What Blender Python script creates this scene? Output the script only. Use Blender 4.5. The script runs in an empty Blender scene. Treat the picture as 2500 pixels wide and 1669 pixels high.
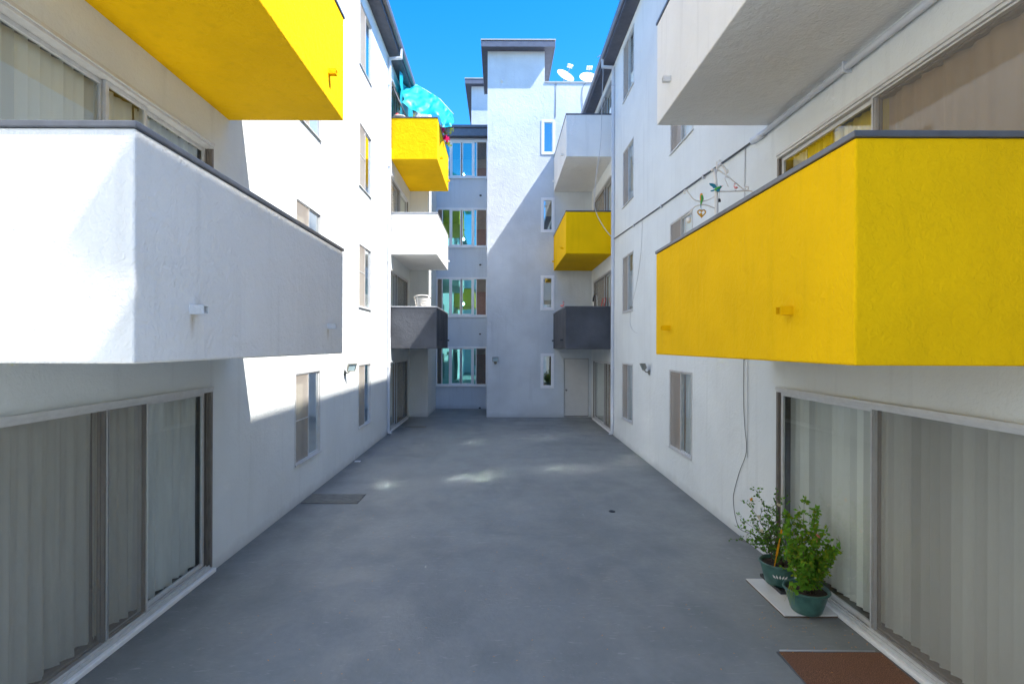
import bpy, bmesh, math, random
from mathutils import Vector, Matrix, noise
random.seed(7)
C = bpy.context.scene
COL = C.collection
PI = math.pi

# ------------------------------------------------------------------ camera, world, sun, exposure
F = 1300.0                       # focal length in photo pixels (photo 2500 wide)
PX, PY = 1222.0, 843.0           # vanishing point in the photo
H = 2.54                         # camera height
cam_d = bpy.data.cameras.new('camera'); cam = bpy.data.objects.new('camera', cam_d); COL.objects.link(cam)
cam.location = (0, 0, H); cam.rotation_euler = (PI/2, math.radians(-0.2), 0)
cam_d.sensor_width = 36; cam_d.lens = 36*F/2500
cam_d.shift_x = (1250-PX)/2500; cam_d.shift_y = (PY-834.5)/2500
cam_d.clip_start = 0.05; cam_d.clip_end = 2000
C.camera = cam

SUN = Vector((1, -0.40, 1.52)).normalized()
sl = bpy.data.lights.new('sun', 'SUN'); sl.energy = 3.3; sl.angle = math.radians(0.55); sl.color = (1, .955, .89)
so = bpy.data.objects.new('sun', sl); COL.objects.link(so)
so.rotation_euler = SUN.to_track_quat('Z', 'Y').to_euler(); so.location = (20, -8, 30)
W = bpy.data.worlds.new('World'); C.world = W; W.use_nodes = True
nt = W.node_tree; nt.nodes.clear()
sky = nt.nodes.new('ShaderNodeTexSky'); sky.sky_type = 'NISHITA'; sky.sun_disc = False
sky.sun_elevation = math.asin(SUN.z); sky.sun_rotation = math.atan2(SUN.x, SUN.y)
sky.air_density = 1.0; sky.dust_density = 0.35; sky.ozone_density = 3.0; sky.altitude = 100
bg = nt.nodes.new('ShaderNodeBackground'); bg.inputs[1].default_value = 0.116
wo = nt.nodes.new('ShaderNodeOutputWorld')
hs = nt.nodes.new('ShaderNodeHueSaturation'); hs.inputs['Saturation'].default_value = 1.42; hs.inputs['Hue'].default_value = .504
nt.links.new(sky.outputs[0], hs.inputs['Color']); nt.links.new(hs.outputs[0], bg.inputs[0]); nt.links.new(bg.outputs[0], wo.inputs[0])
C.view_settings.view_transform = 'Standard'; C.view_settings.look = 'None'
C.view_settings.gamma = 1; C.view_settings.use_curve_mapping = False
C.view_settings.exposure = 1.96
cy = C.cycles
cy.max_bounces = 12; cy.diffuse_bounces = 8; cy.glossy_bounces = 5; cy.transparent_max_bounces = 16; cy.transmission_bounces = 6
cy.caustics_reflective = True; cy.blur_glossy = 0; cy.caustics_refractive = False
cy.use_denoising = True; cy.sample_clamp_indirect = 0

# ------------------------------------------------------------------ materials
def new_mat(name):
    m = bpy.data.materials.new(name); m.use_nodes = True
    n = m.node_tree; b = n.nodes['Principled BSDF']
    return m, n, b
def N(n, t, **k):
    x = n.nodes.new(t)
    for a, v in k.items(): setattr(x, a, v)
    return x
def math_node(n, op, a, b=None, clamp=False):
    x = N(n, 'ShaderNodeMath', operation=op); x.use_clamp = clamp
    for i, v in enumerate((a, b)):
        if v is None: continue
        if isinstance(v, (int, float)): x.inputs[i].default_value = v
        else: n.links.new(v, x.inputs[i])
    return x.outputs[0]
def varied(n, color, amt, scale, dark=None, lo=.35, hi=.65, detail=4, stretch=None):
    """base colour broken up by two noises (world position)"""
    g = N(n, 'ShaderNodeNewGeometry'); pos = g.outputs['Position']
    if stretch:
        mp = N(n, 'ShaderNodeMapping'); mp.inputs['Scale'].default_value = stretch
        n.links.new(pos, mp.inputs[0]); pos = mp.outputs[0]
    t = N(n, 'ShaderNodeTexNoise'); t.inputs['Scale'].default_value = scale; t.inputs['Detail'].default_value = detail
    n.links.new(pos, t.inputs['Vector'])
    r = N(n, 'ShaderNodeMapRange'); r.inputs[1].default_value = lo; r.inputs[2].default_value = hi
    n.links.new(t.outputs['Fac'], r.inputs[0])
    mx = N(n, 'ShaderNodeMix', data_type='RGBA')
    c2 = dark or tuple(c*(1-amt) for c in color)
    mx.inputs[6].default_value = (*c2, 1); mx.inputs[7].default_value = (*color, 1)
    n.links.new(r.outputs[0], mx.inputs[0])
    return mx.outputs[2], g.outputs['Position']
def stucco(name, color, amt=.06, grain=34, depth=.006, stains=(), rough=.9, spec=.15):
    m, n, b = new_mat(name)
    col, pos = varied(n, color, amt, 1.3)
    # streaks of grime running down
    mp = N(n, 'ShaderNodeMapping'); mp.inputs['Scale'].default_value = (5, 5, .35); n.links.new(pos, mp.inputs[0])
    st = N(n, 'ShaderNodeTexNoise'); st.inputs['Scale'].default_value = 1.6; st.inputs['Detail'].default_value = 5
    n.links.new(mp.outputs[0], st.inputs['Vector'])
    r = N(n, 'ShaderNodeMapRange'); r.inputs[1].default_value = .56; r.inputs[2].default_value = .78; r.inputs[3].default_value = 0; r.inputs[4].default_value = .34
    n.links.new(st.outputs['Fac'], r.inputs[0])
    mx = N(n, 'ShaderNodeMix', data_type='RGBA'); mx.inputs[7].default_value = (*[c*.72 for c in color], 1)
    n.links.new(r.outputs[0], mx.inputs[0]); n.links.new(col, mx.inputs[6]); col = mx.outputs[2]
    sz_ = N(n, 'ShaderNodeSeparateXYZ'); n.links.new(pos, sz_.inputs[0])
    gn = N(n, 'ShaderNodeTexNoise'); gn.inputs['Scale'].default_value = 4; gn.inputs['Detail'].default_value = 6; n.links.new(pos, gn.inputs['Vector'])
    low = math_node(n, 'SUBTRACT', 1, math_node(n, 'DIVIDE', math_node(n, 'SUBTRACT', sz_.outputs[2], .01), math_node(n, 'MULTIPLY', gn.outputs['Fac'], .28)), True)
    m3 = N(n, 'ShaderNodeMix', data_type='RGBA'); m3.inputs[7].default_value = (*[c*.62 for c in color], 1)
    n.links.new(math_node(n, 'MULTIPLY', low, .6), m3.inputs[0]); n.links.new(col, m3.inputs[6]); col = m3.outputs[2]
    if stains:
        sx = N(n, 'ShaderNodeSeparateXYZ'); n.links.new(pos, sx.inputs[0])
        for (sy, sz) in stains:
            dy = math_node(n, 'ABSOLUTE', math_node(n, 'SUBTRACT', sx.outputs[1], sy))
            a = math_node(n, 'SUBTRACT', 1, math_node(n, 'DIVIDE', dy, .035), True)
            up = math_node(n, 'MULTIPLY', math_node(n, 'SUBTRACT', sz, sx.outputs[2]), 30, True)
            dn = math_node(n, 'SUBTRACT', 1, math_node(n, 'DIVIDE', math_node(n, 'SUBTRACT', sz, sx.outputs[2]), .16), True)
            f = math_node(n, 'MULTIPLY', math_node(n, 'MULTIPLY', a, up), math_node(n, 'MULTIPLY', dn, .7), True)
            m2 = N(n, 'ShaderNodeMix', data_type='RGBA'); m2.inputs[7].default_value = (.38, .27, .13, 1)
            n.links.new(f, m2.inputs[0]); n.links.new(col, m2.inputs[6]); col = m2.outputs[2]
    n.links.new(col, b.inputs['Base Color']); b.inputs['Roughness'].default_value = rough
    b.inputs['Specular IOR Level'].default_value = spec
    t1 = N(n, 'ShaderNodeTexNoise'); t1.inputs['Scale'].default_value = grain; t1.inputs['Detail'].default_value = 5; t1.inputs['Distortion'].default_value = .7
    t2 = N(n, 'ShaderNodeTexNoise'); t2.inputs['Scale'].default_value = 5; t2.inputs['Detail'].default_value = 6; t2.inputs['Distortion'].default_value = 1.2
    n.links.new(pos, t1.inputs['Vector']); n.links.new(pos, t2.inputs['Vector'])
    s = math_node(n, 'ADD', t1.outputs['Fac'], math_node(n, 'MULTIPLY', t2.outputs['Fac'], 1.6))
    bp = N(n, 'ShaderNodeBump'); bp.inputs['Strength'].default_value = .9; bp.inputs['Distance'].default_value = depth
    n.links.new(s, bp.inputs['Height']); n.links.new(bp.outputs[0], b.inputs['Normal'])
    return m
def plain(name, color, rough=.5, metal=0, amt=.12, scale=6, bump=0, bscale=60, spec=.5, stretch=None):
    m, n, b = new_mat(name)
    col, pos = varied(n, color, amt, scale, stretch=stretch)
    n.links.new(col, b.inputs['Base Color']); b.inputs['Roughness'].default_value = rough; b.inputs['Metallic'].default_value = metal
    b.inputs['Specular IOR Level'].default_value = spec
    if bump:
        t = N(n, 'ShaderNodeTexNoise'); t.inputs['Scale'].default_value = bscale; n.links.new(pos, t.inputs['Vector'])
        bp = N(n, 'ShaderNodeBump'); bp.inputs['Strength'].default_value = .7; bp.inputs['Distance'].default_value = bump
        n.links.new(t.outputs['Fac'], bp.inputs['Height']); n.links.new(bp.outputs[0], b.inputs['Normal'])
    return m
def glass(name, tint=(.80, .90, .86), boost=1.7, base=.02, wav=.0015, rough=.015, refl=(.92, .97, .97)):
    m, n, b = new_mat(name); n.nodes.remove(b)
    tr = N(n, 'ShaderNodeBsdfTransparent'); tr.inputs[0].default_value = (*tint, 1)
    gl = N(n, 'ShaderNodeBsdfGlossy'); gl.inputs['Roughness'].default_value = rough
    gl.inputs[0].default_value = (*refl, 1)
    gg = N(n, 'ShaderNodeNewGeometry'); dp = N(n, 'ShaderNodeVectorMath', operation='DOT_PRODUCT')
    n.links.new(gg.outputs['Incoming'], dp.inputs[0]); n.links.new(gg.outputs['Normal'], dp.inputs[1])
    g5 = math_node(n, 'POWER', math_node(n, 'SUBTRACT', 1, math_node(n, 'ABSOLUTE', dp.outputs['Value'])), 5)
    fr = math_node(n, 'ADD', math_node(n, 'MULTIPLY', g5, .96), .04)          # Schlick, same on both faces of the pane
    f = math_node(n, 'ADD', math_node(n, 'MULTIPLY', fr, boost), base, True)
    t = N(n, 'ShaderNodeTexNoise'); t.inputs['Scale'].default_value = 1.7; t.inputs['Detail'].default_value = 0
    g = N(n, 'ShaderNodeNewGeometry'); n.links.new(g.outputs['Position'], t.inputs['Vector'])
    bp = N(n, 'ShaderNodeBump'); bp.inputs['Distance'].default_value = wav; bp.inputs['Strength'].default_value = 1
    n.links.new(t.outputs['Fac'], bp.inputs['Height']); n.links.new(bp.outputs[0], gl.inputs['Normal'])
    mx = N(n, 'ShaderNodeMixShader'); n.links.new(f, mx.inputs[0]); n.links.new(tr.outputs[0], mx.inputs[1]); n.links.new(gl.outputs[0], mx.inputs[2])
    n.links.new(mx.outputs[0], n.nodes['Material Output'].inputs[0]); return m
def mesh_screen(name, color, cover):
    m, n, b = new_mat(name)
    tr = N(n, 'ShaderNodeBsdfTransparent'); b.inputs['Base Color'].default_value = (*color, 1); b.inputs['Roughness'].default_value = .9
    b.inputs['Specular IOR Level'].default_value = .1
    mx = N(n, 'ShaderNodeMixShader'); mx.inputs[0].default_value = cover
    n.links.new(tr.outputs[0], mx.inputs[1]); n.links.new(b.outputs[0], mx.inputs[2])
    n.links.new(mx.outputs[0], n.nodes['Material Output'].inputs[0]); return m
def cloth(name, color, trans=.35, amt=.1, per=0):
    m, n, b = new_mat(name)
    col, pos = varied(n, color, amt, 3, stretch=(4, 4, .6))
    if per:
        oi = N(n, 'ShaderNodeObjectInfo'); hv = N(n, 'ShaderNodeHueSaturation'); n.links.new(col, hv.inputs['Color'])
        n.links.new(math_node(n, 'ADD', math_node(n, 'MULTIPLY', oi.outputs['Random'], per), 1-per), hv.inputs['Value']); col = hv.outputs[0]
    n.links.new(col, b.inputs['Base Color']); b.inputs['Roughness'].default_value = .8; b.inputs['Specular IOR Level'].default_value = .2
    tl = N(n, 'ShaderNodeBsdfTranslucent'); n.links.new(col, tl.inputs[0])
    mx = N(n, 'ShaderNodeMixShader'); mx.inputs[0].default_value = trans
    n.links.new(b.outputs[0], mx.inputs[1]); n.links.new(tl.outputs[0], mx.inputs[2])
    n.links.new(mx.outputs[0], n.nodes['Material Output'].inputs[0]); return m
def emit(name, color, s):
    m, n, b = new_mat(name); b.inputs['Base Color'].default_value = (*color, 1)
    b.inputs['Emission Color'].default_value = (*color, 1); b.inputs['Emission Strength'].default_value = s; return m

M = {}
M['wall'] = stucco('wall_stucco', (.70, .728, .722), depth=.006)
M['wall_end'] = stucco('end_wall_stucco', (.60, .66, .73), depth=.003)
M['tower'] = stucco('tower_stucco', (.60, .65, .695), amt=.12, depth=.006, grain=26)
M['white'] = stucco('white_balcony_stucco', (.79, .785, .76), depth=.009, stains=((3.23, 2.725), (5.77, 2.725)))
M['yellow'] = stucco('yellow_balcony_stucco', (.86, .51, .0), amt=.09, depth=.009)
M['charcoal'] = stucco('charcoal_balcony_stucco', (.095, .102, .118), amt=.35, depth=.006, grain=26)
M['trim'] = plain('dark_grey_trim', (.085, .09, .12), .55, amt=.25, bump=.003, bscale=30)
M['gutter'] = plain('gutter_paint', (.13, .14, .18), .35, amt=.2)
M['coping'] = plain('grey_metal_coping', (.085, .095, .12), .28, amt=.25, scale=9)
M['coping_pale'] = plain('pale_metal_coping', (.42, .43, .45), .45, amt=.15)
M['frame'] = plain('aluminium_frame', (.60, .60, .59), .4, .2, amt=.10, scale=14)
M['bronze'] = plain('bronze_jamb', (.20, .175, .15), .5, .2, amt=.25, scale=25, stretch=(1, 1, .3))
M['vinyl'] = plain('white_vinyl', (.78, .80, .83), .35, amt=.03)
M['pipe'] = plain('painted_pipe', (.62, .65, .70), .4, amt=.06)
M['conduit'] = plain('grey_conduit', (.10, .11, .12), .5, amt=.2)
M['cable'] = plain('black_cable', (.03, .03, .03), .5)
M['cable_pale'] = plain('pale_cable', (.5, .5, .52), .5)
M['glass'] = glass('window_glass', tint=(.93, .96, .94))
M['sglass'] = glass('reflective_glass', tint=(.85, .92, .9), boost=1.5, base=.72, rough=.09, wav=.0005)
M['tglass'] = glass('hall_window_glass', tint=(.25, .75, .80), boost=2.0, base=.34, wav=.001, refl=(.30, .85, .85))
M['nglass'] = glass('narrow_window_glass', tint=(.5, .7, .75), boost=2.0, base=.38, wav=.001)
M['screen'] = mesh_screen('insect_screen', (.30, .275, .245), .40)
M['screen_tan'] = mesh_screen('tan_insect_screen', (.44, .39, .34), .50)
M['curtain'] = cloth('sheer_curtain', (.90, .88, .80))
M['curtain_brown'] = cloth('brown_curtain', (.75, .50, .28))
M['curtain_yellow'] = cloth('yellow_curtain', (.80, .58, .06))
M['curtain_white'] = cloth('white_curtain', (.82, .83, .82))
M['blind'] = cloth('vertical_blind', (.88, .88, .83), .2, .04, per=.36)
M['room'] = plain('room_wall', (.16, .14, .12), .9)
M['hall'] = plain('hall_wall', (.55, .47, .42), .8)
M['hall_door'] = plain('hall_door_wood', (.50, .22, .18), .5)
M['white_paint'] = plain('white_paint', (.80, .80, .79), .45, amt=.06)
M['door_paint'] = plain('door_paint', (.56, .57, .575), .45, amt=.05)
M['steel'] = plain('steel', (.55, .55, .55), .25, .9)
M['black'] = plain('black_plastic', (.025, .025, .028), .5)
M['tile'] = plain('white_board', (.72, .70, .66), .4, amt=.1, scale=4)
M['tile_edge'] = M['tile']
M['pot'] = plain('green_plastic_pot', (.06, .155, .13), .38, amt=.35, scale=12)
M['soil'] = plain('potting_soil', (.055, .032, .018), .95, amt=.6, scale=50, bump=.01, bscale=80)
M['leaf'] = cloth('leaf_green', (.19, .42, .035), .4, .5)
M['leaf_dull'] = cloth('leaf_dull_green', (.14, .29, .06), .35, .4)
M['leaf_lime'] = cloth('leaf_lime', (.32, .42, .03), .4, .3)
M['twig'] = plain('twig_bark', (.12, .08, .05), .8)
M['bloom'] = cloth('cream_bloom', (.80, .72, .52), .3)
M['pink'] = cloth('pink_bloom', (.85, .03, .22), .35)
M['coral'] = cloth('coral_bloom', (.80, .25, .18), .3)
M['ribbon'] = cloth('orange_ribbon', (.85, .38, .02), .3)
M['tarp'] = cloth('turquoise_tarp', (.005, .40, .52), .25, .15)
M['tarp'].node_tree.nodes['Principled BSDF'].inputs['Roughness'].default_value = .45; M['tarp'].node_tree.nodes['Principled BSDF'].inputs['Specular IOR Level'].default_value = .5
M['wood_slat'] = plain('weathered_slat', (.25, .245, .215), .8, amt=.5, scale=8, stretch=(1, 14, 1), bump=.003)
M['red'] = plain('red_paint', (.60, .03, .03), .4)
M['flamingo'] = plain('flamingo_pink', (.85, .28, .25), .45)
M['orn_white'] = plain('cream_metal', (.74, .70, .64), .4)
M['teal'] = plain('teal_wing', (.0, .19, .27), .4)
M['green'] = plain('parrot_green', (.07, .38, .06), .4)
M['gold'] = plain('brass_ornament', (.62, .33, .03), .35, .4)
M['orange'] = plain('parrot_orange', (.75, .30, .02), .4)
M['lampglass'] = plain('lamp_lens', (.45, .6, .65), .1)
M['lamp_body'] = plain('lamp_housing', (.22, .22, .19), .45)
M['bulb'] = emit('lit_globe', (1, .93, .78), 14)

# floor coating: worn grey deck paint
m, n, b = new_mat('deck_coating')
g = N(n, 'ShaderNodeNewGeometry'); pos = g.outputs['Position']
def nz(scale, detail, stretch=None, dist=0):
    t = N(n, 'ShaderNodeTexNoise'); t.inputs['Scale'].default_value = scale; t.inputs['Detail'].default_value = detail; t.inputs['Distortion'].default_value = dist
    src = pos
    if stretch:
        mp = N(n, 'ShaderNodeMapping'); mp.inputs['Scale'].default_value = stretch; n.links.new(pos, mp.inputs[0]); src = mp.outputs[0]
    n.links.new(src, t.inputs['Vector']); return t.outputs['Fac']
def ramp(v, a, b_, c=0, d=1):
    r = N(n, 'ShaderNodeMapRange'); r.interpolation_type = 'SMOOTHSTEP'
    r.inputs[1].default_value = a; r.inputs[2].default_value = b_; r.inputs[3].default_value = c; r.inputs[4].default_value = d
    n.links.new(v, r.inputs[0]); return r.outputs[0]
def mixc(f, a, b_):
    x = N(n, 'ShaderNodeMix', data_type='RGBA')
    n.links.new(f, x.inputs[0])
    for i, v in ((6, a), (7, b_)):
        if isinstance(v, tuple): x.inputs[i].default_value = (*v, 1)
        else: n.links.new(v, x.inputs[i])
    return x.outputs[2]
big = ramp(nz(.55, 5, dist=.6), .33, .67)
mid = ramp(nz(2.3, 6, (1, .6, 1), .9), .35, .7)
fine = ramp(nz(14, 6), .3, .75)
c = mixc(big, (.175, .190, .187), (.222, .236, .230))
c = mixc(math_node(n, 'MULTIPLY', mid, .45), c, (.275, .28, .268))
c = mixc(math_node(n, 'MULTIPLY', fine, .25), c, (.15, .155, .165))
scuff = ramp(nz(5, 8, (.5, 2.2, 1), 2.2), .66, .74)
c = mixc(math_node(n, 'MULTIPLY', scuff, .45), c, (.42, .41, .40))
sxf = N(n, 'ShaderNodeSeparateXYZ'); n.links.new(pos, sxf.inputs[0])
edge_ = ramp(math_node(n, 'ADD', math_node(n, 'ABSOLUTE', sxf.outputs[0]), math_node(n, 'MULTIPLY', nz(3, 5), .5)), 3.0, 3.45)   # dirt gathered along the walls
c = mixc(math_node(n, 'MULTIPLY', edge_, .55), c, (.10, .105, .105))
stn = ramp(nz(.9, 7, (1, .5, 1), 1.5), .60, .66)
c = mixc(math_node(n, 'MULTIPLY', stn, .12), c, (.12, .125, .13))
lite = ramp(nz(22, 8, (.3, 1.2, 1), 1.5), .62, .72)
c = mixc(math_node(n, 'MULTIPLY', lite, .45), c, (.36, .35, .34))
spk = N(n, 'ShaderNodeTexVoronoi'); spk.inputs['Scale'].default_value = 9; n.links.new(pos, spk.inputs['Vector'])
c = mixc(ramp(spk.outputs['Distance'], .022, .035, .55, 0), c, (.42, .38, .33))
n.links.new(c, b.inputs['Base Color'])
n.links.new(ramp(nz(1.4, 4), .3, .7, .42, .62), b.inputs['Roughness'])
bp = N(n, 'ShaderNodeBump'); bp.inputs['Distance'].default_value = .004; bp.inputs['Strength'].default_value = .6
n.links.new(math_node(n, 'ADD', nz(30, 6), math_node(n, 'MULTIPLY', nz(1.5, 2), 6)), bp.inputs['Height']); n.links.new(bp.outputs[0], b.inputs['Normal'])
M['deck'] = m
# coir mat
m, n, b = new_mat('coir_mat')
g = N(n, 'ShaderNodeNewGeometry'); pos = g.outputs['Position']
c = mixc(ramp(nz(160, 3), .3, .7), (.07, .026, .012), (.33, .15, .075))
n.links.new(c, b.inputs['Base Color']); b.inputs['Roughness'].default_value = .95
bp = N(n, 'ShaderNodeBump'); bp.inputs['Distance'].default_value = .008; n.links.new(nz(220, 2), bp.inputs['Height']); n.links.new(bp.outputs[0], b.inputs['Normal'])
M['coir'] = m

# ------------------------------------------------------------------ mesh helpers
WORLD = {}                       # world origin of every built object
def place(o, org, parent):
    WORLD[o.name] = Vector(org)
    if parent is not None:
        o.parent = parent; o.location = Vector(org) - WORLD[parent.name]
    else: o.location = org
class MB:
    def __init__(s): s.v = []; s.f = []; s.sm = []
    def add(s, vs, fs, smooth=False):
        k = len(s.v); s.v += [Vector(p) for p in vs]; s.f += [tuple(i+k for i in q) for q in fs]; s.sm += [smooth]*len(fs); return s
    def box(s, Mp, u0, u1, d0, d1, z0, z1):
        p = [Mp(u, d, z) for z in (z0, z1) for (u, d) in ((u0, d0), (u1, d0), (u1, d1), (u0, d1))]
        return s.add(p, [(0,1,2,3), (4,5,6,7), (0,1,5,4), (1,2,6,5), (2,3,7,6), (3,0,4,7)])
    def quad(s, *p): return s.add(p, [tuple(range(len(p)))])
    def prism(s, Mp, prof, u0, u1, smooth=False):
        """profile [(d,z)] extruded along u"""
        k = len(prof)
        p = [Mp(u0, d, z) for d, z in prof] + [Mp(u1, d, z) for d, z in prof]
        return s.add(p, [tuple(range(k)), tuple(range(k, 2*k))] + [(i, (i+1) % k, k+(i+1) % k, k+i) for i in range(k)])
    def tube(s, pts, r, n=6, cap=True):
        pts = [Vector(p) for p in pts]; rr = r if isinstance(r, (list, tuple)) else [r]*len(pts)
        vs = []; fs = []; up = None
        for i, p in enumerate(pts):
            t = (pts[min(i+1, len(pts)-1)] - pts[max(i-1, 0)]).normalized()
            if up is None: up = Vector((0, 0, 1)) if abs(t.z) < .9 else Vector((1, 0, 0))
            a = t.cross(up).normalized(); b_ = a.cross(t).normalized(); up = b_
            for k in range(n):
                w = 2*PI*k/n; vs.append(p + (a*math.cos(w) + b_*math.sin(w))*rr[i])
        for i in range(len(pts)-1):
            for k in range(n): fs.append((i*n+k, i*n+(k+1) % n, (i+1)*n+(k+1) % n, (i+1)*n+k))
        if cap: fs += [tuple(range(n)), tuple(range((len(pts)-1)*n, len(pts)*n))]
        return s.add(vs, fs, True)
    def lathe(s, c, prof, n=24, sx=1, sy=1, axis=None):
        vs = []; fs = []; R = axis or Matrix.Identity(3)
        for r, z in prof:
            for k in range(n):
                w = 2*PI*k/n; vs.append(Vector(c) + R @ Vector((r*math.cos(w)*sx, r*math.sin(w)*sy, z)))
        for i in range(len(prof)-1):
            for k in range(n): fs.append((i*n+k, i*n+(k+1) % n, (i+1)*n+(k+1) % n, (i+1)*n+k))
        return s.add(vs, fs, True)
    def ball(s, c, r, n=10, sc=(1, 1, 1), R=None):
        R = R or Matrix.Identity(3); prof = [(math.sin(PI*i/n), -math.cos(PI*i/n)) for i in range(n+1)]
        vs = []; fs = []
        for a, z in prof:
            for k in range(n):
                w = 2*PI*k/n; vs.append(Vector(c) + R @ Vector((a*math.cos(w)*r*sc[0], a*math.sin(w)*r*sc[1], z*r*sc[2])))
        for i in range(n):
            for k in range(n): fs.append((i*n+k, i*n+(k+1) % n, (i+1)*n+(k+1) % n, (i+1)*n+k))
        return s.add(vs, fs, True)
    def build(s, name, mat, parent=None, bevel=0, org=None, fix=True, seg=2):
        me = bpy.data.meshes.new(name)
        if org is None:
            lo = [min(v[i] for v in s.v) for i in range(3)]; hi = [max(v[i] for v in s.v) for i in range(3)]
            org = Vector(((lo[0]+hi[0])/2, (lo[1]+hi[1])/2, lo[2]))
        org = Vector(org)
        me.from_pydata([v-org for v in s.v], [], s.f)
        me.polygons.foreach_set('use_smooth', s.sm)
        if fix:
            bm = bmesh.new(); bm.from_mesh(me); bmesh.ops.recalc_face_normals(bm, faces=bm.faces); bm.to_mesh(me); bm.free()
        me.materials.append(mat); me.update()
        o = bpy.data.objects.new(name, me); COL.objects.link(o); place(o, org, parent)
        if bevel:
            bv = o.modifiers.new('bevel', 'BEVEL'); bv.width = bevel; bv.segments = seg; bv.limit_method = 'ANGLE'; bv.angle_limit = math.radians(50)
        return o
def empty(name, loc, label=None, cat=None, group=None):
    o = bpy.data.objects.new(name, None); COL.objects.link(o); o.empty_display_size = .2; place(o, loc, None)
    return tag(o, label, cat, group)
def tag(o, label=None, cat=None, group=None, kind=None):
    for k, v in (('label', label), ('category', cat), ('group', group), ('kind', kind)):
        if v: o[k] = v
    return o
I3 = lambda x, y, z: Vector((x, y, z))
XL, XR = -3.22, 3.22
YB, YR = 18.87, 21.3
ML = lambda u, d, z: Vector((XL-d, u, z))
MR = lambda u, d, z: Vector((XR+d, u, z))
MT = lambda u, d, z: Vector((u, YB+d, z))
MN = lambda u, d, z: Vector((u, YR+d, z))
def at(px, py, Y): return Vector(((px-PX)*Y/F, Y, H + (PY-py)*Y/F))

def wall_grid(mb, Mp, u0, u1, z0, z1, holes, depth=.5, maxc=1.2):
    us = sorted({u0, u1} | {h[0] for h in holes} | {h[1] for h in holes}); zs = sorted({z0, z1} | {h[2] for h in holes} | {h[3] for h in holes})
    for i in range(len(us)-1):
        for j in range(len(zs)-1):
            cu, cz = (us[i]+us[i+1])/2, (zs[j]+zs[j+1])/2
            if any(h[0] < cu < h[1] and h[2] < cz < h[3] for h in holes): continue
            if cu < u0 or cu > u1 or cz < z0 or cz > z1: continue
            mb.quad(Mp(us[i], 0, zs[j]), Mp(us[i+1], 0, zs[j]), Mp(us[i+1], 0, zs[j+1]), Mp(us[i], 0, zs[j+1]))
    for a, b_, c_, d_ in [h[:4] for h in holes]:
        for (p, q) in (((a, c_), (b_, c_)), ((b_, c_), (b_, d_)), ((b_, d_), (a, d_)), ((a, d_), (a, c_))):
            mb.quad(Mp(p[0], 0, p[1]), Mp(q[0], 0, q[1]), Mp(q[0], depth, q[1]), Mp(p[0], depth, p[1]))

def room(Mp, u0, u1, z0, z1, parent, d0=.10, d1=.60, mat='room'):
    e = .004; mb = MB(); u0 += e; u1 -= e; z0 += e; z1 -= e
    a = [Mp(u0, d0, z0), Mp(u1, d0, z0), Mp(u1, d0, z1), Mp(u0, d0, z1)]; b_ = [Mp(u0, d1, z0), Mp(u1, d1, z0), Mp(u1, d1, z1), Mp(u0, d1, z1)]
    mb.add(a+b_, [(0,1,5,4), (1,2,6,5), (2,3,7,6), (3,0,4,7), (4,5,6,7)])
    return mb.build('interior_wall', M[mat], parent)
def drape(Mp, u0, u1, z0, z1, d, parent, mat='curtain', fold=.11, amp=.022, flare=.25, name='curtain', gather=0):
    nu = max(8, int((u1-u0)/.014)); nzz = 7; vs = []; fs = []; ph = random.random()*6; r1 = random.uniform(.8, 1.2)
    for j in range(nzz+1):
        t = j/nzz
        for i in range(nu+1):
            s = i/nu; u = u0+(u1-u0)*s
            g = gather*(1-t)*math.sin(PI*min(1, t*1.4+.1))
            u = u + g*(s-.5)
            w = 2*PI*u/fold*r1 + ph + 1.3*math.sin(u*5+ph) + .5*math.sin((1-t)*2.2+u*3)
            dd = d + amp*(.55+flare*(1-t)*2)*math.sin(w) + .4*amp*math.sin(2.3*w+ph)
            vs.append(Mp(u, dd, z0+(z1-z0)*t + (.012*math.sin(w*.5) if j == 0 else 0)))
    for j in range(nzz):
        for i in range(nu): a = j*(nu+1)+i; fs.append((a, a+1, a+nu+2, a+nu+1))
    mb = MB(); mb.add(vs, fs, True); return mb.build(name, M[mat], parent, fix=False)
def slats(Mp, u0, u1, z0, z1, d, parent, pitch=.094, ang=-20, mat='blind', drop=.0):
    k = max(1, int((u1-u0)/pitch)); a0 = math.radians(ang)
    for i in range(k):
        u = u0 + (i+.5)*(u1-u0)/k; a = a0 + math.radians(random.uniform(-9, 9)); hw = .056; mb = MB(); vs = []
        zb = z0 + drop + random.uniform(0, .006)
        for z in (zb, z1):
            for s in (-1, -.33, .33, 1):
                cv = .010*(1-s*s); vs.append(Mp(u+s*hw*math.cos(a)-cv*math.sin(a), d+s*hw*math.sin(a)+cv*math.cos(a), z))
        mb.add(vs, [(i2, i2+1, i2+5, i2+4) for i2 in range(3)], True); mb.build('blind_slat', M[mat], parent, fix=False)
def ring(mb, Mp, u0, u1, z0, z1, d0, d1, w):
    mb.box(Mp, u0, u0+w, d0, d1, z0, z1); mb.box(Mp, u1-w, u1, d0, d1, z0, z1)
    mb.box(Mp, u0+w, u1-w, d0, d1, z0, z0+w); mb.box(Mp, u0+w, u1-w, d0, d1, z1-w, z1)
def pane(Mp, u0, u1, z0, z1, d, parent, mat='glass'):
    mb = MB(); mb.quad(Mp(u0, d, z0), Mp(u1, d, z0), Mp(u1, d, z1), Mp(u0, d, z1)); return mb.build('pane', M[mat], parent, fix=False)

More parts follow.
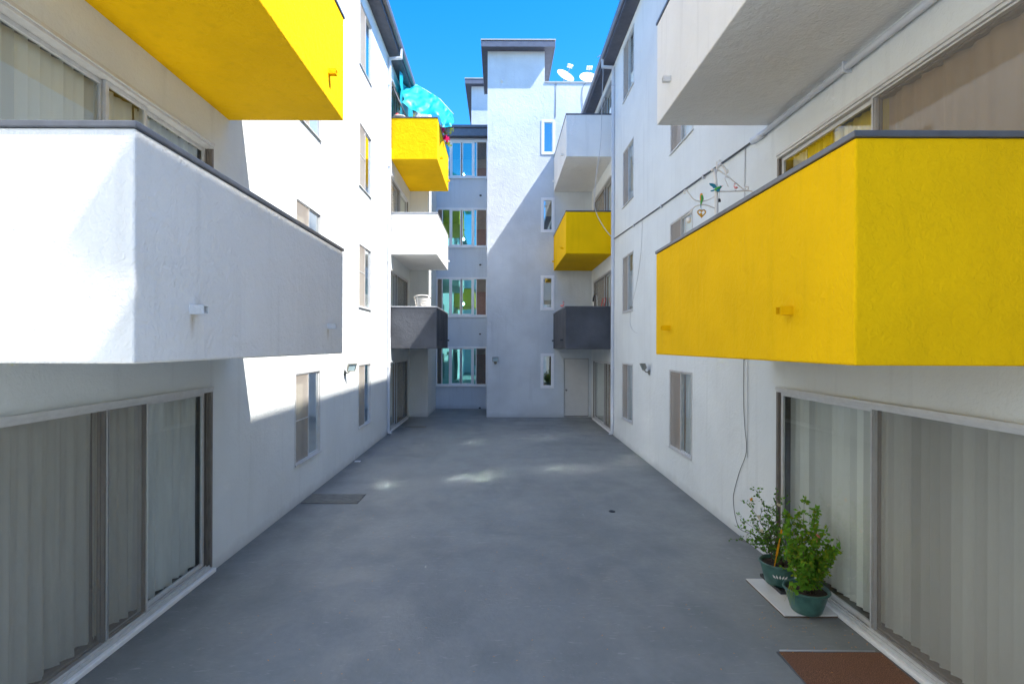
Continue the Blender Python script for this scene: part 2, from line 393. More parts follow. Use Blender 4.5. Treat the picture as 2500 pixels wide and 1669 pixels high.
def slider_window(Mp, u0, u1, z0, z1, wing, near_screen=True, bar=False, cur=('curtain', 'curtain'), label=None):
    """two-light sliding window; the screened half is the outer one"""
    mb = MB(); ring(mb, Mp, u0, u1, z0, z1, -.012, .075, .028)
    mb.box(Mp, u0-.015, u1+.015, -.03, -.0125, z0-.012, z0+.012)       # little sill lip
    w = mb.build('window', M['frame'], wing, bevel=.003); tag(w, label)
    um = (u0+u1)/2; a, b_ = u0+.028, u1-.028
    for k, (p, q) in enumerate(((a, um+.015), (um-.015, b_))):
        scr = (k == 0) == near_screen
        s = MB(); dd = .012 if not scr else .042
        ring(s, Mp, p, q, z0+.028, z1-.028, dd, dd+.026, .026); s.build('sash', M['frame'], w)
        pane(Mp, p+.026, q-.026, z0+.054, z1-.054, dd+.013, w, 'sglass' if near_screen and not scr else 'glass')
        if scr:
            x = MB(); x.quad(Mp(p+.01, .004, z0+.03), Mp(q-.01, .004, z0+.03), Mp(q-.01, .004, z1-.03), Mp(p+.01, .004, z1-.03)); x.build('screen', M['screen_tan'], w, fix=False)
            x = MB(); ring(x, Mp, p, q, z0+.028, z1-.028, -.004, .010, .014)
            if bar: zm = (z0+z1)/2+random.uniform(-.1, .1); x.box(Mp, p+.014, q-.014, -.003, .009, zm-.009, zm+.009)
            x.build('screen_frame', M['frame'], w)
    g1, g2 = random.choice((0, .05, .12, .22)), random.choice((0, 0, .08, .16))
    drape(Mp, a+g1, um, z0+.03, z1-.03, .11, w, cur[0], fold=.09, amp=.028); drape(Mp, um, b_-g2, z0+.03, z1-.03, .11, w, cur[1], fold=.10, amp=.028)
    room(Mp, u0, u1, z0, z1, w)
    return w

def patio_door(Mp, u0, u1, z0, splits, wing, kinds, sill=True, label=None, h=2.0, jamb_far=True):
    """kinds per panel: 'g' clear, 's' screened; with what hangs behind: b blinds, c sheer, w white, n brown, y yellow"""
    z1 = z0+h; mb = MB(); jw = .04
    mb.box(Mp, u0+jw, u1-jw, -.03, .10, z1-.045, z1)
    fr = mb.build('sliding_door', M['frame'], wing, bevel=.003); tag(fr, label)
    t = MB(); t.box(Mp, u0+jw, u1-jw, -.045, -.0305, z1-.02, z1+.012); t.build('drip_cap', M['frame'], fr, bevel=.003)
    t = MB(); t.box(Mp, u0, u0+jw-.001, -.01, .13, z0, z1); t.build('jamb', M['bronze'], fr, bevel=.003)
    t = MB(); t.box(Mp, u1-jw+.001, u1, -.01, .13, z0, z1); t.build('jamb', M['bronze'], fr, bevel=.003)
    t = MB(); t.box(Mp, u0+jw, u1-jw, -.01, .12, z0, z0+.018)
    for d in (0, .035, .07): t.box(Mp, u0+jw, u1-jw, d, d+.008, z0+.019, z0+.034)
    t.build('track', M['frame'], fr)
    for d in (.02, .05, .08):      # stepped jamb grooves
        t = MB(); t.box(Mp, u1-jw-.016, u1-jw-.001, d, d+.012, z0+.036, z1-.046); t.build('jamb_strip', M['bronze'], fr)
    pts = [u0+jw] + list(splits) + [u1-jw-.017]
    for i, kd in enumerate(kinds):
        a, b_ = pts[i], pts[i+1]; dd = .055 if i % 2 == 0 else .018
        s = MB(); ring(s, Mp, a-.012 if i else a, b_+.012 if i < len(kinds)-1 else b_, z0+.036, z1-.047, dd, dd+.028, .022 if kd[0] == 's' else .038); s.build('sash', M['bronze' if kd[0] == 's' else 'frame'], fr, bevel=.002)
        pane(Mp, a+.018, b_-.018, z0+.055, z1-.066, dd+.014, fr)
        if kd[0] == 's':
            x = MB(); x.quad(Mp(a, -.002, z0+.04), Mp(b_, -.002, z0+.04), Mp(b_, -.002, z1-.05), Mp(a, -.002, z1-.05)); x.build('screen', M['screen'], fr, fix=False)
            x = MB(); ring(x, Mp, a-.005, b_+.005, z0+.036, z1-.047, -.006, .008, .014); x.build('screen_frame', M['frame'], fr)
        zb, zt = z0+.05, z1-.05
        if kd[1] == 'b': slats(Mp, a, b_, zb, zt, .15, fr)
        elif kd[1] == 'c': drape(Mp, a, b_, zb, zt, .14, fr, 'curtain', fold=.17, amp=.028)
        elif kd[1] == 'w': drape(Mp, a, b_, zb, zt, .14, fr, 'curtain_white', fold=.12)
        elif kd[1] == 'n': drape(Mp, a, b_, zb, zt, .14, fr, 'curtain_brown', fold=.3, amp=.03)
        elif kd[1] == 'y': drape(Mp, a, b_-.3, zb, zt, .14, fr, 'curtain_yellow', fold=.12); drape(Mp, b_-.3, b_, zb, zt, .14, fr, 'curtain_white', fold=.12)
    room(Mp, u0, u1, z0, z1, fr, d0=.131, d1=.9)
    return fr

def balcony(Mp, u0, u1, z0, z1, mat, cop, wing, spouts, out=-1.35, label=None, t=.12, spout_mat=None):
    a, b_ = u0+t, u1-t; o = out; i = out+t; e = .03; zf = z0+.17; zt = z1-.036
    P = [Mp(*q) for q in ((u0, e, z0), (u0, o, z0), (u1, o, z0), (u1, e, z0),
                          (u0, e, zt), (u0, o, zt), (u1, o, zt), (u1, e, zt),
                          (a, e, zt), (a, i, zt), (b_, i, zt), (b_, e, zt), (a, e, zf), (a, i, zf), (b_, i, zf), (b_, e, zf))]
    mb = MB(); mb.add(P, [(0,1,2,3), (0,1,5,4), (1,2,6,5), (2,3,7,6), (4,5,9,8), (5,6,10,9), (6,7,11,10), (8,9,13,12), (9,10,14,13), (10,11,15,14), (12,13,14,15)])
    bal = mb.build('balcony', M[mat], wing, bevel=.012, seg=2); tag(bal, label)
    k = .012; c0 = [(u0-k, -.002), (u0-k, o-k), (u1+k, o-k), (u1+k, -.002)]; c1 = [(a+k, -.002), (a+k, i+k), (b_-k, i+k), (b_-k, -.002)]
    v = [Mp(u, d, z) for z in (zt+.001, z1) for u, d in c0+c1]
    fs = []
    for q in range(3):
        fs += [(q, q+1, q+5, q+4), (q+8, q+9, q+13, q+12), (q, q+1, q+9, q+8), (q+4, q+5, q+13, q+12)]
    fs += [(0, 4, 12, 8), (3, 7, 15, 11)]
    mb = MB(); mb.add(v, fs); mb.build('coping', M[cop], bal, bevel=.006)
    for (su, sz) in spouts:
        s = MB(); w, hh, L, th = .03, .028, .085, .006
        s.box(Mp, su-w, su+w, o-L, o+.01, sz-hh, sz-hh+th); s.box(Mp, su-w, su+w, o-L, o+.01, sz+hh-th, sz+hh)
        s.box(Mp, su-w, su-w+th, o-L, o+.01, sz-hh+th, sz+hh-th); s.box(Mp, su+w-th, su+w, o-L, o+.01, sz-hh+th, sz+hh-th)
        s.build('drain_spout', M[spout_mat or mat], bal)
    return bal

# ------------------------------------------------------------------ ground
mb = MB(); mb.quad((-300, -300, -.012), (300, -300, -.012), (300, 300, -.012), (-300, 300, -.012))
tag(mb.build('ground', M['deck'], None), kind='structure')
mb = MB(); mb.quad((XL-.3, -12, 0), (14, -12, 0), (14, YR+.3, 0), (XL-.3, YR+.3, 0))
tag(mb.build('courtyard_floor', M['deck'], None), kind='structure')

# ------------------------------------------------------------------ wings
ST = 2.76
WIN_L = [(8.34, 9.50), (12.06, 13.18)]
WIN_R = [(8.93, 10.12), (12.93, 14.05)]
Z0, Z1 = .64, 2.10
def wing(side):
    Lf = side == 'L'; Mp = ML if Lf else MR
    ya = -7.0 if Lf else .52
    soff = 10.80 if Lf else 10.57
    wg = empty('apartment_wing', (XL-2.5 if Lf else XR+2.5, 9, 0),
               'sunlit white stucco apartment wing with balconies along the left side of the courtyard' if Lf else
               'shaded white stucco apartment wing along the right side of the courtyard, by the potted plants', 'building')
    wins = WIN_L if Lf else WIN_R
    holes = []; doors = []
    near = (3.02, 5.95) if Lf else (2.95, 6.20)
    far = (15.52, 18.40)
    for f in range(4):
        for (a, b_) in wins: holes.append((a, b_, Z0+f*ST, Z1+f*ST))
        zd = .06+f*ST if f == 0 else 2.75+(f-1)*ST
        if f == 3: zd = 8.28
        for r in (near, far): holes.append((r[0], r[1], zd, zd+2.0)); doors.append((f, r, zd))
    mb = MB(); wall_grid(mb, Mp, ya, YB, 0, soff, holes)
    # rear and end walls, roof deck
    mb.quad(Mp(ya, 5.5, 0), Mp(YB, 5.5, 0), Mp(YB, 5.5, soff), Mp(ya, 5.5, soff))
    mb.quad(Mp(ya, 0, 0), Mp(ya, 5.5, 0), Mp(ya, 5.5, soff), Mp(ya, 0, soff))
    if Lf:
        mb.quad(Mp(YB, 5.5, 0), Mp(YB, -.64, 0), Mp(YB, -.64, soff+.25), Mp(YB, 5.5, soff+.25))
        mb.quad(Mp(YB, -.64, 0), Mp(YR, -.64, 0), Mp(YR, -.64, soff+.2), Mp(YB, -.64, soff+.2))
    else: mb.quad(Mp(YB-.01, 5.5, 0), Mp(YB-.01, 0, 0), Mp(YB-.01, 0, soff), Mp(YB-.01, 5.5, soff))
    mb.build('wall', M['wall'], wg, fix=False)
    # roof with overhanging soffit, fascia, gutter
    ye = YB-.005; y0 = ya-.02 if Lf else ya+.16
    ov = .28 if Lf else .30; top = 11.03 if Lf else 10.76
    mb = MB(); mb.prism(Mp, [(-ov, soff), (-ov, top), (2.8, top+.35), (5.9, top), (5.9, soff), (0, soff+.001)], y0, ye)
    rf = mb.build('roof', M['trim'], wg)
    mb = MB(); mb.box(Mp, y0, ye, -ov-.022, -ov-.001, soff+.005, top-.12); mb.build('fascia_board', M['trim'], rf, bevel=.004)
    go = .42 if Lf else .40; gt = 11.07 if Lf else 10.80; gh = .125
    prof = [(-ov-.024, gt-gh-.02), (-ov-.024, gt), (-ov-.034, gt), (-ov-.034, gt-gh), (-go+.03, gt-gh+.005), (-go+.012, gt-gh*.6), (-go+.012, gt-.015), (-go, gt-.01), (-go, gt-.03), (-go, gt-gh*.6), (-go+.022, gt-gh-.01), (-ov-.05, gt-gh-.025)]
    mb = MB(); mb.prism(Mp, prof, y0, ye-.05); mb.build('gutter', M['gutter'], wg)
    for yy in ([2.2, 5.2, 8.2, 11.2, 14.2, 17.2]):
        mb = MB(); mb.box(Mp, yy-.012, yy+.012, -go-.003, -ov-.02, gt+.001, gt+.004); mb.build('gutter_strap', M['gutter'], wg)
    # windows
    for f in range(4):
        for k, (a, b_) in enumerate(wins):
            bar = Lf and (f, k) in ((0, 0), (1, 1), (2, 1))
            cur = ('curtain', 'curtain_white') if Lf else ('curtain_white', 'curtain_brown' if k == 0 else 'curtain')
            slider_window(Mp, a, b_, Z0+f*ST, Z1+f*ST, wg, near_screen=Lf, bar=bar, cur=cur)
    for (f, r, zd) in doors:
        if r is near:
            if Lf:
                kinds = (['sc', 'sc', 'gw'], ['gb', 'gc', 'gc'], ['gc', 'gc', 'gc'], ['gc', 'gc', 'gc'])[f]
                sp = (4.37, 4.86)
            else:
                kinds = (['sb', 'gb'], ['sn', 'gy'], ['gc', 'gc'], ['gc', 'gc'])[f]
                sp = (4.62,)
        else:
            kinds = ((['gc', 'sn'], ['gc', 'sc'], ['sc', 'gc'], ['gc', 'sc']) if Lf else (['sn', 'gc'], ['gb', 'sn'], ['gb', 'sn'], ['gc', 'sn']))[f]
            sp = (16.55,) if not (Lf and f == 2) else (17.0,)
        patio_door(Mp, r[0], r[1], zd, sp, wg, kinds)
        if f == 0:
            t = MB(); t.box(Mp, r[0]-.02, r[1]+.02, -.045, -.0015, 0, .045); t.build('threshold', M['white_paint'], wg, bevel=.008)
    # balconies
    zb = (2.44, 5.19, 7.98)
    nr = (2.72, 6.31) if Lf else (2.81, 6.41); fr = (15.6, 18.855) if Lf else (15.33, 18.855)
    cols = {('L', 'n'): ('white', 'yellow', 'white'), ('L', 'f'): ('charcoal', 'white', 'yellow'), ('R', 'n'): ('yellow', 'white', 'yellow'), ('R', 'f'): ('charcoal', 'yellow', 'white')}
    for key, rg in (('n', nr), ('f', fr)):
        for i, z in enumerate(zb):
            mt = cols[(side, key)][i]
            sp = ([(3.23, z+.31), (5.77, z+.30)] if Lf else [(3.43, z+.33), (5.9, z+.30)]) if key == 'n' else [(16.25 if Lf else 15.95, z+.27), (18.5, z+.27)]
            cop = 'coping_pale' if (Lf and key == 'f' and i < 2) else 'coping'
            balcony(Mp, rg[0], rg[1], z, z+1.24, mt, cop, wg, sp, label='%s stucco balcony' % {'white': 'white', 'yellow': 'bright yellow', 'charcoal': 'charcoal grey'}[mt])
    # downspout with elbow to the gutter
    yd = 15.12; zt = soff-.18; mb = MB()
    mb.box(Mp, yd-.04, yd+.04, -.085, -.012, .08, zt)
    mb.prism(Mp, [(-.085, zt-.01), (-.012, zt-.01), (-.012, zt+.07), (-go+.02, zt+.10), (-go+.02, zt+.03), (-.085, zt+.012)], yd-.039, yd+.039)
    mb.box(Mp, yd-.038, yd+.038, -go+.021, -go+.075, zt+.03, gt-gh)
    mb.prism(Mp, [(-.085, .079), (-.012, .079), (-.06, .02), (-.14, .03)], yd-.041, yd+.041)
    ds = mb.build('downspout', M['pipe'], wg, bevel=.006)
    for z in (1.9, 4.9, 7.6, 9.9):
        s = MB(); s.box(Mp, yd-.055, yd+.055, -.09, -.001, z, z+.03); s.build('pipe_strap', M['pipe'], ds)
    return wg
WL = wing('L'); WR = wing('R')
WR_cond = WR

# ------------------------------------------------------------------ stair tower and end wall
tw = empty('stair_tower', (1.4, 21, 0), 'tall white stair tower with dark flat cap closing the far end of the courtyard', 'building')
XT0, XT1 = -.49, 1.53; ZP = 11.83; ZT = 12.95
nw = [(1.455, 1.865, 1.07+f*2.755, 2.23+f*2.755) for f in range(4)]
dr = (2.22, 3.165, .03, 2.09)
mb = MB(); wall_grid(mb, MT, XT0, 4.6, 0, ZP, nw+[dr], depth=.25)
mb.quad(MT(XT0, 0, ZP), MT(XT1, 0, ZP), MT(XT1, 0, ZT), MT(XT0, 0, ZT))
mb.quad((XT0, YB, 0), (XT0, YB+2.9, 0), (XT0, YB+2.9, ZT), (XT0, YB, ZT))
mb.quad((XT1, YB, ZP-.3), (XT1, YB+2.9, ZP-.3), (XT1, YB+2.9, ZT), (XT1, YB, ZT))
mb.quad((XT0, YB+2.9, 0), (XT1, YB+2.9, 0), (XT1, YB+2.9, ZT), (XT0, YB+2.9, ZT))
mb.quad((4.6, YB, 0), (4.6, YB+6, 0), (4.6, YB+6, ZP), (4.6, YB, ZP))
mb.quad((XT1, YB+.2, ZP-.3), (4.6, YB+.2, ZP-.3), (4.6, YB+6, ZP-.3), (XT1, YB+6, ZP-.3))
mb.quad((XT1, YB+.2, ZP), (4.6, YB+.2, ZP), (4.6, YB+.2, ZP-.3), (XT1, YB+.2, ZP-.3))
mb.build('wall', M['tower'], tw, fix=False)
mb = MB(); mb.box(I3, XT1+.002, 4.6, YB-.025, YB+.22, ZP, ZP+.055); mb.build('parapet_coping', M['coping_pale'], tw, bevel=.006)
mb = MB(); mb.box(I3, -.69, 1.85, 18.55, 22.1, ZT+.001, ZT+.20)
r_ = mb.build('roof', M['trim'], tw, bevel=.008)
mb = MB(); mb.box(I3, -.69, 1.85, 18.528, 18.549, ZT-.02, ZT+.165); mb.box(I3, -.712, -.6905, 18.528, 22.1, ZT-.02, ZT+.165); mb.box(I3, 1.8505, 1.872, 18.528, 22.1, ZT-.02, ZT+.165)
mb.build('fascia_board', M['gutter'], r_, bevel=.003)
mb = MB(); mb.box(I3, -.725, 1.885, 18.515, 22.13, ZT+.201, ZT+.245); mb.build('roof_edge', M['coping_pale'], r_, bevel=.004)
for f, (a, b_, c_, d_) in enumerate(nw):
    mb = MB(); ring(mb, MT, a-.035, b_+.035, c_-.035, d_+.035, -.02, .06, .085)
    w = mb.build('narrow_window', M['vinyl'], tw, bevel=.004)
    mb = MB(); ring(mb, MT, a+.051, b_-.051, c_+.051, d_-.051, -.005, .05, .018); mb.build('sash', M['vinyl'], w)
    pane(MT, a+.06, b_-.06, c_+.06, d_-.06, .02, w, 'nglass')
    room(MT, a, b_, c_, d_, w, .07, 1.0, 'hall')
a, b_, c_, d_ = dr
mb = MB(); mb.box(MT, a-.03, a+.035, -.004, .08, .012, d_); mb.box(MT, b_-.035, b_+.03, -.004, .08, .012, d_); mb.box(MT, a-.03, b_+.03, -.004, .08, d_+.0005, d_+.035)
dor = mb.build('door', M['tower'], tw, bevel=.004); tag(dor, 'plain grey painted steel door')
mb = MB(); mb.box(MT, a+.050, b_-.050, .034, .065, .05, d_-.014); mb.build('door_leaf', M['door_paint'], dor, bevel=.003)
mb = MB(); mb.box(MT, a-.005, b_+.005, .085, .12, .0, d_+.02); mb.build('backing', M['black'], dor)  # unseen black panel, added to stop sky light leaking round the leaf
mb = MB(); mb.box(MT, a-.03, b_+.03, -.02, .08, 0.001, .03); mb.build('threshold', M['coping_pale'], dor, bevel=.004)
mb = MB(); mb.lathe((a+.12, YB+.034, .96), [(.0, -.06), (.022, -.058), (.03, -.045), (.026, -.03), (.012, -.022), (.012, -.008), (.034, -.006), (.034, 0)], 14, axis=Matrix.Rotation(-PI/2, 3, 'X')); mb.build('knob', M['steel'], dor)

# second, lower-set tower behind
t2 = empty('stair_tower', (-.2, 26, 0), 'smaller white tower with dark cap half hidden behind the left edge of the tall tower', 'building')
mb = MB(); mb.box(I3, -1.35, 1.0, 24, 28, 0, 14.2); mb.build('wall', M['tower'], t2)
mb = MB(); mb.box(I3, -1.6, 1.25, 23.74, 28.25, 14.201, 14.40); r_ = mb.build('roof', M['trim'], t2, bevel=.008)
mb = MB(); mb.box(I3, -1.6, 1.25, 23.715, 23.739, 14.19, 14.37); mb.box(I3, -1.625, -1.601, 23.715, 28.25, 14.19, 14.37); mb.build('fascia_board', M['gutter'], r_)
mb = MB(); mb.box(I3, -1.64, 1.29, 23.70, 28.3, 14.401, 14.445); mb.build('roof_edge', M['coping_pale'], r_)

# ------------------------------------------------------------------ recessed hall block with ribbon windows
hb = empty('hall_block', (-1.5, 22.5, 0), 'recessed blue-shaded block of hallway windows between the left wing and the tall tower', 'building')
UX0, UX1 = -2.60, -.52; hw = [(.92+f*2.767, 2.49+f*2.767) for f in range(4)]; hw[3] = (9.22, 10.73)
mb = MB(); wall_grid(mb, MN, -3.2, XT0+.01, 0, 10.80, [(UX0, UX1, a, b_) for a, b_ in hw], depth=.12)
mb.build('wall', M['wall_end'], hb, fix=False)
mb = MB(); mb.box(I3, -3.2, XT0-.003, 21.02, 24, 10.801, 11.10); r_ = mb.build('roof', M['trim'], hb)
mb = MB(); mb.box(I3, -2.56, XT0-.004, 20.99, 21.019, 10.80, 11.08); mb.build('fascia_board', M['gutter'], r_)
mb = MB(); mb.box(I3, -2.57, XT0-.004, 20.93, 21.1, 11.101, 11.21); mb.build('gutter', M['gutter'], r_, bevel=.015)
for f, (c_, d_) in enumerate(hw):
    mb = MB(); ring(mb, MN, UX0, UX1, c_, d_, -.03, .06, .075)
    posts = (-2.02, -1.10)
    for p in posts: mb.box(MN, p-.04, p+.04, -.028, .058, c_+.075, d_-.075)
    mb.box(MN, UX0-.03, UX1, -.06, -.0305, c_-.03, c_+.03)
    w = mb.build('hall_window', M['vinyl'], hb, bevel=.005)
    mb = MB()
    for (p, q) in ((-1.98, -1.60), (-1.56, -1.14)): ring(mb, MN, p, q, c_+.075, d_-.075, -.005, .045, .035)
    mb.build('sash', M['vinyl'], w)
    for (p, q) in ((-1.945, -1.635), (-1.525, -1.175)): pane(MN, p, q, c_+.11, d_-.11, .02, w, 'tglass')
    mb = MB(); mb.box(MN, -2.36, -2.325, .0, .04, c_+.076, d_-.076); mb.box(MN, -.995, -.96, .0, .04, c_+.076, d_-.076); mb.build('sash', M['vinyl'], w)
    pane(MN, -2.325, -2.06, c_+.075, d_-.075, .025, w, 'tglass'); pane(MN, -1.06, -.995, c_+.075, d_-.075, .025, w, 'tglass')
    for (p, q) in ((UX0+.075, -2.36), (-.96, UX1-.075)):
        x = MB(); x.quad(MN(p, .01, c_+.075), MN(q, .01, c_+.075), MN(q, .01, d_-.075), MN(p, .01, d_-.075)); x.build('screen', M['screen'], w, fix=False)
    # hall behind: floor, walls, ceiling and a flat of doors
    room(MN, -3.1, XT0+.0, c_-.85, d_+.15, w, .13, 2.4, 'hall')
    mb = MB(); mb.box(MN, -1.25, -.62, 2.30, 2.38, c_-.8, d_-.35); mb.box(MN, -1.22, -.65, 2.28, 2.2995, c_+.1, c_+.5); mb.build('hall_door', M['hall_door'], w)
    # spandrel drain
    mb = MB(); zz = c_-.72+.0 if f else .12
    mb.box(MN, -.86, -.78, -.05, .0, zz if f else .02, (zz if f else .02)+.05); mb.build('drain_spout', M['black'], hb)
    if f: 
        lp = empty('hall_lamp', (-1.60, YR+1.5, c_+.62), 'small lit globe lamp behind the hallway window on floor %s' % ('two', 'three', 'four')[f-1], 'lamp', 'lit globe lamps behind the hallway windows')
        mb = MB(); mb.ball((-1.60, YR+1.5, c_+.62), .055, 12); mb.build('globe', M['bulb'], lp)
        mb = MB(); mb.tube([(-1.60, YR+1.5, c_+.67), (-1.60, YR+1.5, d_+.12)], .008, 6); mb.build('stem', M['steel'], lp)

# ------------------------------------------------------------------ block closing the courtyard behind the viewer
rb = empty('rear_block', (0, -7, 0), 'white stucco block closing the courtyard behind the viewer, seen only reflected in the hallway windows', 'building')
MB_ = lambda u, d, z: Vector((u, -5.5-d, z))
hs_ = [(x, x+1.3, .7+ST*f, 2.1+ST*f) for f in range(4) for x in (-2.6, 1.2)]
mb = MB(); wall_grid(mb, MB_, XL-5.4, XR+6, 0, 10.4, hs_); mb.quad(MB_(XL-5.4, 0, 10.4), MB_(XR+6, 0, 10.4), MB_(XR+6, 5, 10.4), MB_(XL-5.4, 5, 10.4)); mb.build('wall', M['wall'], rb, fix=False)
for h in hs_: slider_window(MB_, *h, rb)
mb = MB(); mb.box(MB_, XL-.001, XR+6, -.35, 5.2, 10.41, 10.65); mb.build('roof', M['trim'], rb)

# ------------------------------------------------------------------ wall-mounted things
def floodlight(base, out, face, label):
    """base on the wall, out = wall normal, face = where the lamp looks"""
    b0 = Vector(base); out = Vector(out); face = Vector(face).normalized()
    e = empty('floodlight', base, label, 'floodlight')
    mb = MB(); mb.lathe(b0, [(0, 0), (.055, .001), (.055, .018), (.03, .032), (0, .034)], 14, axis=out.to_track_quat('Z', 'Y').to_matrix()); mb.build('mount', M['lamp_body'], e)
    hc = b0 + out*.13 + Vector((0, 0, .13))
    mb = MB(); mb.tube([b0+out*.02, b0+out*.08+Vector((0, 0, .01)), hc-Vector((0, 0, .06))], .013, 8); mb.build('arm', M['lamp_body'], e)
    R = face.to_track_quat('Y', 'Z').to_matrix()
    def L(x, y, z): return hc + R @ Vector((x, y, z))
    mb = MB(); w, hh = .105, .085
    v = [L(-w, .03, -hh), L(w, .03, -hh), L(w, .03, hh), L(-w, .03, hh), L(-w*.6, -.045, -hh*.6), L(w*.6, -.045, -hh*.6), L(w*.6, -.045, hh*.6), L(-w*.6, -.045, hh*.6)]
    mb.add(v, [(4, 5, 6, 7), (0, 1, 5, 4), (1, 2, 6, 5), (2, 3, 7, 6), (3, 0, 4, 7)])
    ring(mb, lambda u, d, z: L(u, d, z), -w, w, -hh, hh, .0301, .045, .014)
    mb.build('housing', M['lamp_body'], e)
    mb = MB(); mb.quad(L(-w+.012, .034, -hh+.012), L(w-.012, .034, -hh+.012), L(w-.012, .034, hh-.012), L(-w+.012, .034, hh-.012)); mb.build('lens', M['lampglass'], e, fix=False)
    for i in range(5):
        mb = MB(); z = -.04+.02*i; mb.add([L(-w*.5, -.047, z), L(w*.5, -.047, z), L(w*.5, -.062, z), L(-w*.5, -.062, z), L(-w*.5, -.047, z+.005), L(w*.5, -.047, z+.005), L(w*.5, -.062, z+.005), L(-w*.5, -.062, z+.005)],
               [(0,1,2,3), (4,5,6,7), (2,3,7,6), (0,3,7,4), (1,2,6,5)]); mb.build('cooling_fin', M['lamp_body'], e)
floodlight((XL, 11.0, 1.96), (1, 0, 0), (.75, -.5, -.35), 'square floodlight on the sunlit left wall between two windows')
floodlight((XR, 11.5, 1.97), (-1, 0, 0), (-.9, .1, -.4), 'tilted floodlight on the shaded right wall between two windows')
floodlight((-.18, YB, 1.93), (0, -1, 0), (0, -.95, -.3), 'square floodlight on the face of the tall tower')

def cable(name, pts, r, mat, label, cat='cable', n=5):
    """smooth cable through points"""
    P = [Vector(p) for p in pts]; out = []
    for i in range(len(P)-1):
        p0, p1, p2, p3 = P[max(i-1, 0)], P[i], P[i+1], P[min(i+2, len(P)-1)]
        for k in range(6):
            t = k/6; out.append(.5*((2*p1)+(p2-p0)*t+(2*p0-5*p1+4*p2-p3)*t*t+(3*p1-p0-3*p2+p3)*t**3))
    out.append(P[-1]); mb = MB(); mb.tube(out, r, n); return tag(mb.build(name, M[mat], None), label, cat)
def onR(px, py, off=.012):
    Y = F*(XR-off)/(px-PX); return at(px, py, Y)
# pipe under the soffit then thin conduit along the wall
pp = empty('conduit_pipe', (XR-.03, 6.6, 5.13), 'long grey conduit running along the right wall under the white upper balcony', 'pipe')
mb = MB(); mb.tube([(XR-.045, 1.0, 5.09), (XR-.045, 4.0, 5.10), (XR-.045, 6.5, 5.125)], .033, 10); mb.build('thick_pipe', M['pipe'], pp)
mb = MB(); mb.tube([(XR-.03, 6.46, 5.125), (XR-.03, 6.75, 5.14)], .045, 10); mb.build('coupling', M['pipe'], pp)
mb = MB(); mb.tube([(XR-.022, 6.7, 5.14), (XR-.022, 11, 5.35), (XR-.022, 15.05, 5.56)], .014, 7); mb.build('thin_conduit', M['conduit'], pp)
for y in (4.9, 8.4, 10.6, 12.8):
    z = 5.11 if y < 6 else 5.14+(y-6.7)*.0505
    mb = MB(); mb.box(I3, XR-.05 if y > 6 else XR-.082, XR-.001, y-.012, y+.012, z-.05, z+.05 if y < 6 else z+.02); mb.build('pipe_clip', M['pipe'], pp)
cable('wall_cable', [(XR-.012, 7.0, 5.15), (XR-.012, 7.02, 4.2), (XR-.012, 7.0, 3.2), (XR-.012, 7.0, 2.35)], .006, 'cable_pale', 'pale cable dropping from the conduit to behind the yellow balcony')
cable('wall_cable', [onR(1816, 870), onR(1816, 980), onR(1819, 1040), onR(1823, 1100), onR(1806, 1150), onR(1793, 1200), onR(1792, 1225), onR(1797, 1260), onR(1808, 1288), onR(1835, 1300)], .0038, 'cable', 'thin black cable hanging in a curve down the right wall to the potted plants')
mb = MB(); mb.tube([onR(1825.5, 870), onR(1826, 1115)], .004, 5); tag(mb.build('wall_cable', M['cable_pale']), 'straight pale cable beside the black one below the yellow balcony', 'cable')
cable('wall_cable', [onR(1567, 530), onR(1565, 600), onR(1560, 650), onR(1552, 700), onR(1541, 750), onR(1538, 785), onR(1545, 805), onR(1556, 812)], .0045, 'cable_pale', 'hair thin loose cable on the right wall beside the far window column')
Yc = 15.12
cable('roof_cable', [at(1456, 140, Yc+.3), at(1466, 137, Yc+.1), at(1470, 176, Yc), at(1468, 230, Yc), at(1467, 290, Yc), at(1464, 356, Yc), at(1454, 430, Yc), at(1450, 488, Yc), at(1455, 520, Yc), at(1474, 555, Yc), at(1495, 581, Yc)], .010, 'cable_pale', 'white cable dangling from the right gutter past the yellow far balcony', n=6)
cable('tower_cable', [(1.93, YB-.02, ZP+.08), (1.93, YB-.015, ZP-.2), (1.92, YB-.012, 11.0), (1.91, YB-.012, 10.6)], .008, 'cable', 'dark cable dropping from the parapet to the top narrow window')
cable('tower_cable', [(3.05, YB-.02, ZP+.07), (2.88, YB-.015, ZP-.15), (2.86, YB-.015, ZP-.6), (2.90, YB-.015, 10.9)], .007, 'cable', 'dark looping cable below the right satellite dish')

